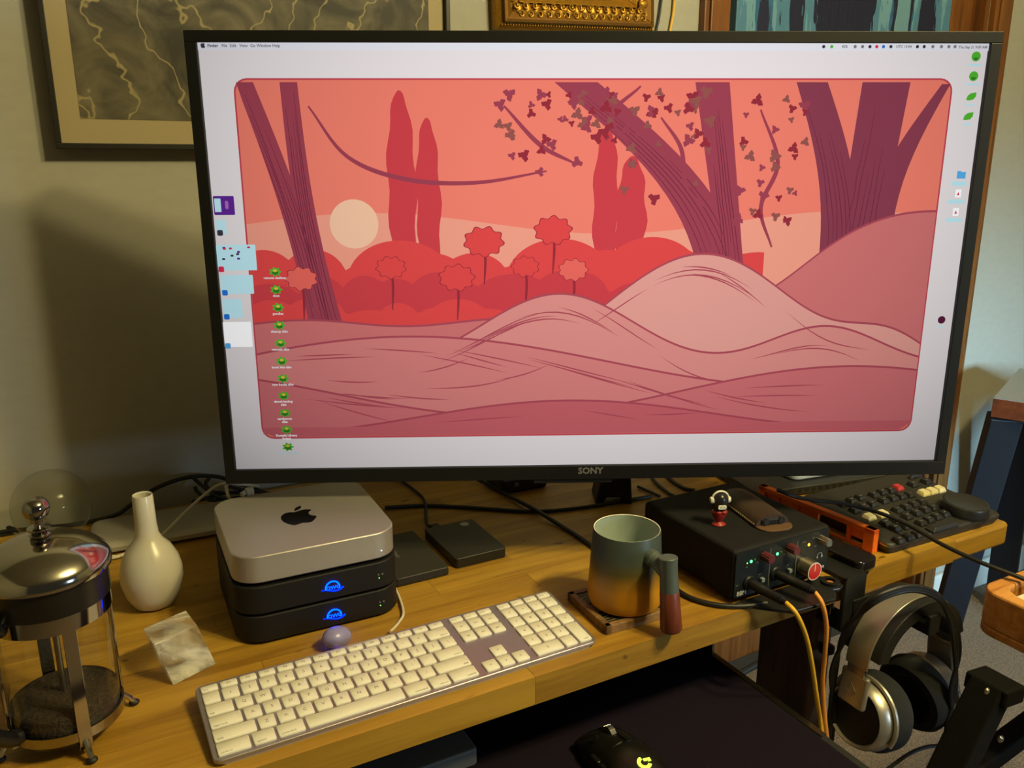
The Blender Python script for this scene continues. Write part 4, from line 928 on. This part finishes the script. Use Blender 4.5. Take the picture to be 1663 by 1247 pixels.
for s_ in (-1, 1):
    x = s_ * hw
    MB().box(min(x, x + s_ * .003), max(x, x + s_ * .003), -.013, .013, .160, .186).build('slider', STEEL, hp, False, .001)
    Mt = Matrix.Translation((s_ * .090, 0, .150)) @ Matrix.Rotation(s_ * R(-6), 4, 'Y')
    yk = MB().box(-.004, .005, -.021, .021, -.022, .026, Mt).build('yoke_block', HS, hp, False, .004, 3)
    if s_ < 0:
        for q in (.0085, .0055):
            MB().tube([(-.0958, q * math.cos(R(t)) * 1.0, .152 + q * 1.25 * math.sin(R(t))) for t in range(0, 360, 90)], .0004, 5, False, True).build('diamond_emblem', LEGEND, yk)
    Mc = Matrix.Translation((s_ * .070, 0, .106)) @ Matrix.Rotation(s_ * R(-9), 4, 'Y') @ Matrix.Rotation(s_ * R(90), 4, 'Y')
    MB().lathe([(.0, -.012), (.047, -.012), (.049, -.008), (.047, .004), (.043, .012), (.0405, .014), (.0385, .012), (.0385, .009)], 56, Mc, False).build('ear_cup', HS, hp)
    MB().lathe([(0, .0095), (.0388, .0095)], 48, Mc, False).build('grille', grain(P('grille_mesh', S(20, 19, 18), .6), 1800, .6, .0006, .3), hp)
    MB().lathe([(.024, -.012), (.049, -.012), (.0535, -.019), (.0535, -.036), (.048, -.045), (.037, -.045), (.028, -.036), (.024, -.02)], 56, Mc, False).build('ear_pad', HPAD, hp)
    MB().lathe([(0, -.018), (.026, -.018)], 32, Mc, False).build('driver_cloth', P('driver_cloth', S(34, 24, 18), .95), hp)
    MB().tube([Mc @ Vector((math.cos(R(t)) * .052, math.sin(R(t)) * .052, -.004)) for t in range(-112, 113, 14)], .0032, 8).build('yoke_arm', HS, hp)
def loop(label, pts, r=.0028, Y=HY):
    return tag(MB().tube([PY(x, y, Yy) for x, y, Yy in pts], r, 8, True).build('headphone_cable', RUBBER), label, 'cable')
coil = []
for i in range(3):
    k = i * 4 - 3
    coil += [(1345 + k, 1240, -.03), (1350 + k, 1160, -.03), (1355 - k, 1090, -.03), (1372 + k, 1030, -.04), (1408, 985 - k, -.085), (1450, 962 - k, -.100), (1490, 957 - k, -.105), (1525, 972 - k, -.105), (1546 + k, 1010, -.108), (1553 + k, 1060, -.112), (1549 - k, 1120, -.112), (1540 + k, 1180, -.112), (1530 - k, 1240, -.11), (1500, 1300, -.06), (1440, 1330, -.05), (1375, 1300, -.04)]
loop('black headphone cord coiled in a big loop around the silver headphones', coil)
loop('black cord end looping low under the headphones', [(1440, 1250, -.05), (1475, 1225, -.06), (1505, 1213, -.065), (1535, 1211, -.07), (1560, 1215, -.06)])

# ================================================================== SYNTHESIZER AND STAND
sy = thing('synthesizer', 'small keyboard instrument with a rounded wooden rim and white keys on a black stand', 'synthesizer', (.984, -.125, .70))
HW = wood('honey_wood', [S(150, 92, 34), S(186, 124, 56), S(206, 146, 78)], (5, 40, 40), .4, 'object')
outer = [(0.0, -.30), (.50, -.30), (.50, 0), (.026, 0)] + [(.026 + .026 * math.cos(R(a)), -.026 + .026 * math.sin(R(a))) for a in range(100, 181, 16)]
MB().prism(outer, 0, .012).build('bottom_board', HW, sy, False, .002)
inner = [(x * .9 + .0, y) for x, y in outer]
MB().box(.05, .5, -.02, 0, .012, .06).build('rear_rim', HW, sy, False, .003)
MB().prism([(0, -.30), (.020, -.30), (.020, -.040), (.026, -.028), (.034, -.022), (.05, -.02), (.05, 0), (.026, 0)] + outer[4:], .012, .06).build('rim', HW, sy, False, .003)
MB().box(.022, .5, -.285, -.030, .012, .020).build('inner_deck', DARKW, sy, False)
for k in range(18):
    MB().box(.027 + k * .0236, .0495 + k * .0236, -.19, -.034, .040, .055).build('white_key', P('synth_key', S(222, 216, 200), .35), sy, False, .0012)
MB().box(.022, .5, -.300, -.285, .012, .030).build('front_rail', HW, sy, False, .002)
sd = thing('keyboard_stand', 'black folding metal stand carrying the wooden synthesizer', 'stand', (1.05, -.25, 0))
so = Vector((1.05, -.25, 0)); SB_ = grain(P('stand_black', S(10, 10, 10), .8, Specular_IOR_Level=.15), 800, .2, .0004, .1)
def barw(name, a, b, w_, d_, mat=None, parent=sd, org=so):
    a, b = Vector(a) - org, Vector(b) - org; dd = b - a
    Mk = Matrix.Translation(a) @ dd.to_track_quat('Z', 'Y').to_matrix().to_4x4()
    return MB().box(-w_ / 2, w_ / 2, -d_ / 2, d_ / 2, 0, dd.length, Mk).build(name, mat or SB_, parent, False, .003)
YS = -.20
q1, q2 = PY(1628, 1040, YS), PY(1612, 1128, YS)
barw('bracket', (q1.x, YS, .690), q2, .052, .04)
q3, q4 = PY(1612, 1110, YS), PY(1520, 1300, YS + .0)
barw('leg', q3, q4 + (q4 - q3) * 1.35, .04, .03)
q5, q6 = PY(1690, 1165, YS + .03), PY(1560, 1262, YS + .03)
barw('cross_leg', q5 + (q5 - q6) * 2, q6 + (q6 - q5) * 1.2, .028, .025)
barw('top_bar', (.99, -.21, .6845), (1.46, -.21, .6845), .03, .03)
sc_ = PY(1603, 1122, YS - .021); MB().ell(sc_ - so, (.0042, .0022, .0042), 14, 8).build('screw', P('brass_screw', S(190, 180, 140), .3, 1), sd)
sc_ = PY(1625, 1200, YS + .005); MB().ell(sc_ - so, (.005, .003, .005), 14, 8).build('screw', STEEL, sd)
lowest = min((o.matrix_basis @ v.co).z for o in sd.children for v in o.data.vertices)

# ================================================================== SIDE TABLE BY THE WALL
ta = R(23.3); e1 = Vector((math.cos(ta), math.sin(ta), 0)); e2 = Vector((math.sin(ta), -math.cos(ta), 0))
A0 = Vector((1.907, .443, 0))
st = thing('side_table', 'side table with a grey top, reddish brown edge and slanted navy legs', 'table', A0 + e1 * .19 + e2 * .3, ta)
def tl(a, b, z): return (a - .19, -(b - .3), z)
REDW = wood('reddish_edge', [S(84, 40, 20), S(108, 54, 28), S(124, 66, 36)], (12, 12, 12), .5, 'object')
MB().box(-.19, .19, -.3, .3, .703, .7485).build('edge_band', REDW, st, False, .001)
MB().box(-.189, .189, -.299, .299, .7485, .751).build('top', P('grey_laminate', S(140, 144, 146), .45), st, False)
NAVY = P('navy_paint', S(20, 24, 33), .55)
Mi = Matrix.Rotation(-ta, 4, 'Z') @ Matrix.Translation(-Vector(st.location))
for (a, b) in (((1.945, .43, .703), (2.10, .60, 0)), ((2.19, -.06, .703), (2.33, -.2, 0)), ((2.22, .54, .703), (2.35, .6, 0)), ((2.45, .0, .703), (2.55, -.1, 0))):
    dd = Vector(b) - Vector(a); Mk = Mi @ Matrix.Translation(a) @ dd.to_track_quat('-Z', 'Y').to_matrix().to_4x4()
    MB().box(-.036, .036, -.02, .02, -dd.length, 0, Mk).build('leg', NAVY, st, False, .003)

# ================================================================== PICTURES ON THE WALL
pf = thing('framed_print', 'dark grey print with pale mat in a thin black frame above the desk', 'picture', (.3165, WALLY, 1.311))
FRB = P('frame_black', S(24, 20, 16), .4)
pw, ph = .3085, .50
for x0, x1, z0, z1 in ((-pw, pw, 0, .008), (-pw, pw, ph - .008, ph), (-pw, -pw + .008, .008, ph - .008), (pw - .008, pw, .008, ph - .008)):
    MB().box(x0, x1, -.030, 0, z0, z1).build('frame_rail', FRB, pf, False, .001)
MB().box(-pw + .008, pw - .008, -.020, -.004, .008, ph - .008).build('mat_board', P('mat_cream', S(158, 144, 114), .8), pf, False)
PRT = P('print_ink', S(80, 74, 60), .6); n_, l_, b_ = nodes(PRT)
tcn = n_.new('ShaderNodeTexCoord'); n1 = n_.new('ShaderNodeTexNoise'); n1.inputs['Scale'].default_value = 9; n1.inputs['Detail'].default_value = 9; n1.inputs['Distortion'].default_value = 2.2
n2 = n_.new('ShaderNodeTexWave'); n2.inputs['Scale'].default_value = 5.0; n2.inputs['Distortion'].default_value = 16; n2.inputs['Detail'].default_value = 4; n2.inputs['Detail Scale'].default_value = 1.3
l_.new(tcn.outputs['Object'], n1.inputs['Vector']); l_.new(tcn.outputs['Object'], n2.inputs['Vector'])
r1 = n_.new('ShaderNodeValToRGB'); r1.color_ramp.elements[0].position = .35; r1.color_ramp.elements[1].position = .72; r1.color_ramp.elements[0].color = S(30, 25, 18); r1.color_ramp.elements[1].color = S(104, 96, 76)
r2 = n_.new('ShaderNodeValToRGB'); r2.color_ramp.elements[0].position = .985; r2.color_ramp.elements[1].position = 1.0; r2.color_ramp.elements[0].color = (0, 0, 0, 1)
l_.new(n1.outputs['Fac'], r1.inputs[0]); l_.new(n2.outputs['Fac'], r2.inputs[0])
mx_ = n_.new('ShaderNodeMix'); mx_.data_type = 'RGBA'; mx_.inputs[7].default_value = S(140, 128, 92); l_.new(r2.outputs[0], mx_.inputs[0]); l_.new(r1.outputs[0], mx_.inputs[6]); l_.new(mx_.outputs[2], b_.inputs['Base Color'])
MB().box(-pw + .036, pw - .036, -.0206, -.02, .042, ph - .042).build('print', PRT, pf, False)

GOLD = grain(P('gilt', S(164, 120, 38), .44, .7), 300, .3, .0006, .25); GOLDD = P('gilt_dark', S(120, 82, 22), .5, .5)
gf = thing('gilt_frame', 'ornate gold picture frame with leaf carving hanging beside the door', 'picture', (.887, WALLY, 1.526), 0, None, (0, R(-2.4), 0))
gw, gh = .171, .46
def gring(name, i0, i1, d0, d1, mat):
    """one moulding of the frame between insets i0 and i1, standing d0..d1 off the wall"""
    def q(i): return [(-gw + i, i), (gw - i, i), (gw - i, gh - i), (-gw + i, gh - i)]
    for k in range(4):
        a, b = q(i0)[k], q(i0)[(k + 1) % 4]; c, d_ = q(i1)[k], q(i1)[(k + 1) % 4]
        MB().add([(a[0], 0, a[1]), (b[0], 0, b[1]), (d_[0], 0, d_[1]), (c[0], 0, c[1]), (a[0], -d0, a[1]), (b[0], -d0, b[1]), (d_[0], -d1, d_[1]), (c[0], -d1, c[1])],
                 [(0, 1, 2, 3), (7, 6, 5, 4), (0, 4, 5, 1), (2, 6, 7, 3), (1, 5, 6, 2), (3, 7, 4, 0)]).build(name, mat, gf, False, .0008)
gring('outer_moulding', 0, .010, .022, .030, GOLD); gring('bead_step', .010, .016, .038, .040, GOLDD); gring('cove', .016, .044, .038, .024, GOLDD); gring('sight_edge', .044, .062, .030, .018, GOLD)
MB().box(-gw + .062, gw - .062, -.014, -.002, .062, gh - .062).build('canvas', grain(P('dark_canvas', S(92, 70, 44), .6), 40, .3, .001, .5), gf, False)
leaf = MB()
leaf.ell((0, 0, 0), (.0062, .0045, .0110), 10, 8); leaf.ell((-.0055, .0, -.004), (.0036, .0036, .0070), 8, 6, Matrix.Rotation(R(-35), 4, 'Y')); leaf.ell((.0055, .0, -.004), (.0036, .0036, .0070), 8, 6, Matrix.Rotation(R(35), 4, 'Y'))
l0 = leaf.build('leaf_ornament', GOLD, gf); lm = l0.data
spots = [(-gw + .042 + k * (2 * gw - .084) / 15, .030, 0) for k in range(16)] + [(-gw + .030, .05 + k * .018, 90) for k in range(20)] + [(gw - .030, .05 + k * .018, -90) for k in range(20)]
for i, (x, z, a) in enumerate(spots):
    o = l0 if i == 0 else l0.copy()
    if i: col.objects.link(o); o.parent = gf
    o.location = (x, -.031, z); o.rotation_euler = (0, R(a), 0); o.scale = (1.25, 1.3, 1.25 if i % 2 else -1.1)
for sx_ in (-1, 1):
    for k in range(3):
        MB().tube([(sx_ * (gw - .030) + (.004 + .0022 * k + .0009 * t / 40) * math.cos(R(t)), -.033, .030 + (.004 + .0022 * k + .0009 * t / 40) * math.sin(R(t))) for t in range(0, 300, 30)], .0014, 6).build('corner_scroll', GOLD, gf)
c0 = MB().tube([((.0022 + .0045 * t / 400) * math.cos(R(t)), 0, (.0022 + .0045 * t / 400) * math.sin(R(t))) for t in range(0, 400, 25)], .0012, 6).build('scroll_ornament', GOLD, gf)
for k in range(30):
    o = c0 if k == 0 else c0.copy()
    if k: col.objects.link(o); o.parent = gf
    o.location = (-gw + .034 + k * (2 * gw - .068) / 29, -.037, .0235 if k % 2 else .0385); o.rotation_euler = (0, R(180 * (k % 2) + 40), 0)
b0 = MB().ell((0, 0, 0), (.0022, .0022, .0022), 8, 6).build('bead', GOLD, gf)
for k in range(60):
    o = b0 if k == 0 else b0.copy()
    if k: col.objects.link(o); o.parent = gf
    o.location = (-gw + .008 + k * (2 * gw - .016) / 59, -.030, .0065)

ap = thing('blue_painting', 'abstract painting of teal and navy vertical brush strokes hanging on the door', 'painting', (1.60, WALLY - .012, 1.28))
CV = P('canvas_paint', (.1, .2, .3, 1), .5); n_, l_, b_ = nodes(CV)
tcn = n_.new('ShaderNodeTexCoord'); mpn = n_.new('ShaderNodeMapping'); mpn.inputs['Scale'].default_value = (9.5, 1, .5); l_.new(tcn.outputs['Object'], mpn.inputs[0])
n1 = n_.new('ShaderNodeTexNoise'); n1.inputs['Scale'].default_value = 1.0; n1.inputs['Detail'].default_value = 1.0; l_.new(mpn.outputs[0], n1.inputs['Vector'])
mp2 = n_.new('ShaderNodeMapping'); mp2.inputs['Scale'].default_value = (90, 1, 12); l_.new(tcn.outputs['Object'], mp2.inputs[0])
n2 = n_.new('ShaderNodeTexNoise'); n2.inputs['Scale'].default_value = 1.0; n2.inputs['Detail'].default_value = 4; l_.new(mp2.outputs[0], n2.inputs['Vector'])
ma = n_.new('ShaderNodeMath'); ma.operation = 'MULTIPLY_ADD'; ma.inputs[1].default_value = .22; l_.new(n2.outputs['Fac'], ma.inputs[0]); l_.new(n1.outputs['Fac'], ma.inputs[2])
rpn = n_.new('ShaderNodeValToRGB'); rpn.color_ramp.interpolation = 'CONSTANT'; els = rpn.color_ramp.elements
els[0].position = 0; els[0].color = S(20, 24, 52); els[1].position = .585; els[1].color = S(70, 116, 150)
for ps, c in ((.655, S(98, 142, 166)), (.70, S(40, 92, 136)), (.74, S(24, 26, 56)), (.80, S(96, 138, 160))): e_ = els.new(ps); e_.color = c
l_.new(ma.outputs[0], rpn.inputs[0]); l_.new(rpn.outputs[0], b_.inputs['Base Color'])
bun = n_.new('ShaderNodeBump'); bun.inputs['Strength'].default_value = .5; bun.inputs['Distance'].default_value = .002; l_.new(n2.outputs['Fac'], bun.inputs['Height']); l_.new(bun.outputs[0], b_.inputs['Normal'])
MB().box(-.335, .335, -.012, .012, 0, .62).build('canvas', CV, ap, False, .002)
MB().box(-.02, .02, .012, .036, .58, .60).build('hanger', STEEL, ap, False)

# ================================================================== MOUSE
mo = thing('mouse', 'glossy black gaming mouse with a glowing yellow-green emblem on the mouse pad', 'mouse', (.497, -.045, .6055), R(0))
MBK = P('mouse_black', S(18, 18, 17), .3)
ringsm = []
for y, w_, h, xo in ((-.064, .012, .012, 0), (-.060, .024, .022, 0), (-.048, .032, .033, 0), (-.026, .0365, .0395, 0), (0, .036, .041, 0), (.024, .034, .037, 0), (.044, .033, .030, 0), (.058, .030, .022, 0), (.064, .024, .016, 0)):
    ringsm.append([(xo + w_ * math.cos(R(t)) * (1 if math.sin(R(t)) > 0 else .92), y, .002 + max(0, h * max(0, math.sin(R(t))) ** .65)) for t in range(-20, 201, 10)] + [(xo - w_ * .6, y, .001), (xo + w_ * .6, y, .001)])
MB().loft(ringsm).build('shell', MBK, mo, True, 0, 2, 60)
for s_ in (-1, 1):
    MB().loft([[(s_ * .003 + s_ * .0265 * u, y, .0018 + h * (1 - (abs(u) * .85) ** 2.2) ** .6 + .0012) for u in [k / 8 for k in range(9)]] + [(s_ * .003 + s_ * .0265 * u, y, .0018 + h * (1 - (abs(u) * .85) ** 2.2) ** .6 - .002) for u in [1 - k / 8 for k in range(9)]] for y, h in ((.008, .0405), (.024, .0370), (.044, .0305), (.060, .0215), (.067, .016))]).build('button', P('mouse_gloss', S(24, 23, 22), .15), mo, True)
MB().cyl((-.0034, .036, .032), (.0034, .036, .032), .0105, None, 24).build('scroll_wheel', P('wheel_grey', S(70, 66, 60), .5), mo)
for k in range(14): MB().box(-.0035, .0035, -.0006, .0006, .0102, .0110, Matrix.Translation((0, .036, .032)) @ Matrix.Rotation(R(k * 360 / 14), 4, 'X')).build('wheel_rib', STEEL, mo, False)
for k in range(2): MB().prism(rrect(.006, .016, .002, 3, -.0345, -.005 + k * .019), .024, .029).build('thumb_button', P('mouse_gloss', S(24, 23, 22), .15), mo, True, .001)
for (x, y) in ((-.020, .034), (.004, -.002), (.004, .006)): MB().box(x - .0012, x + .0012, y - .0016, y + .0016, .036, .0402).build('trim_chip', STEEL, mo, False)
GEM = EM('led_lime', (.62, 1.0, .06, 1), 2.4)
Mg = Matrix.Translation((.0, -.030, .0405)) @ Matrix.Rotation(R(10), 4, 'X') @ Matrix.Rotation(R(-8), 4, 'Z')
ri, ro = .0042, .0082
arc = [(ro * math.cos(R(t)), ro * math.sin(R(t))) for t in range(100, 331, 10)] + [(ri * math.cos(R(t)), ri * math.sin(R(t))) for t in range(330, 99, -10)]
MB().prism(arc, 0, .0006, Mg).build('emblem', GEM, mo, False)
MB().prism([(.0, .0005), (.0082, .0005), (.0082, -.0040), (.0048, -.0040), (.0048, -.0026), (.0, -.0026)], 0, .0006, Mg @ Matrix.Translation((.0006, .0045, 0))).build('emblem', GEM, mo, False)
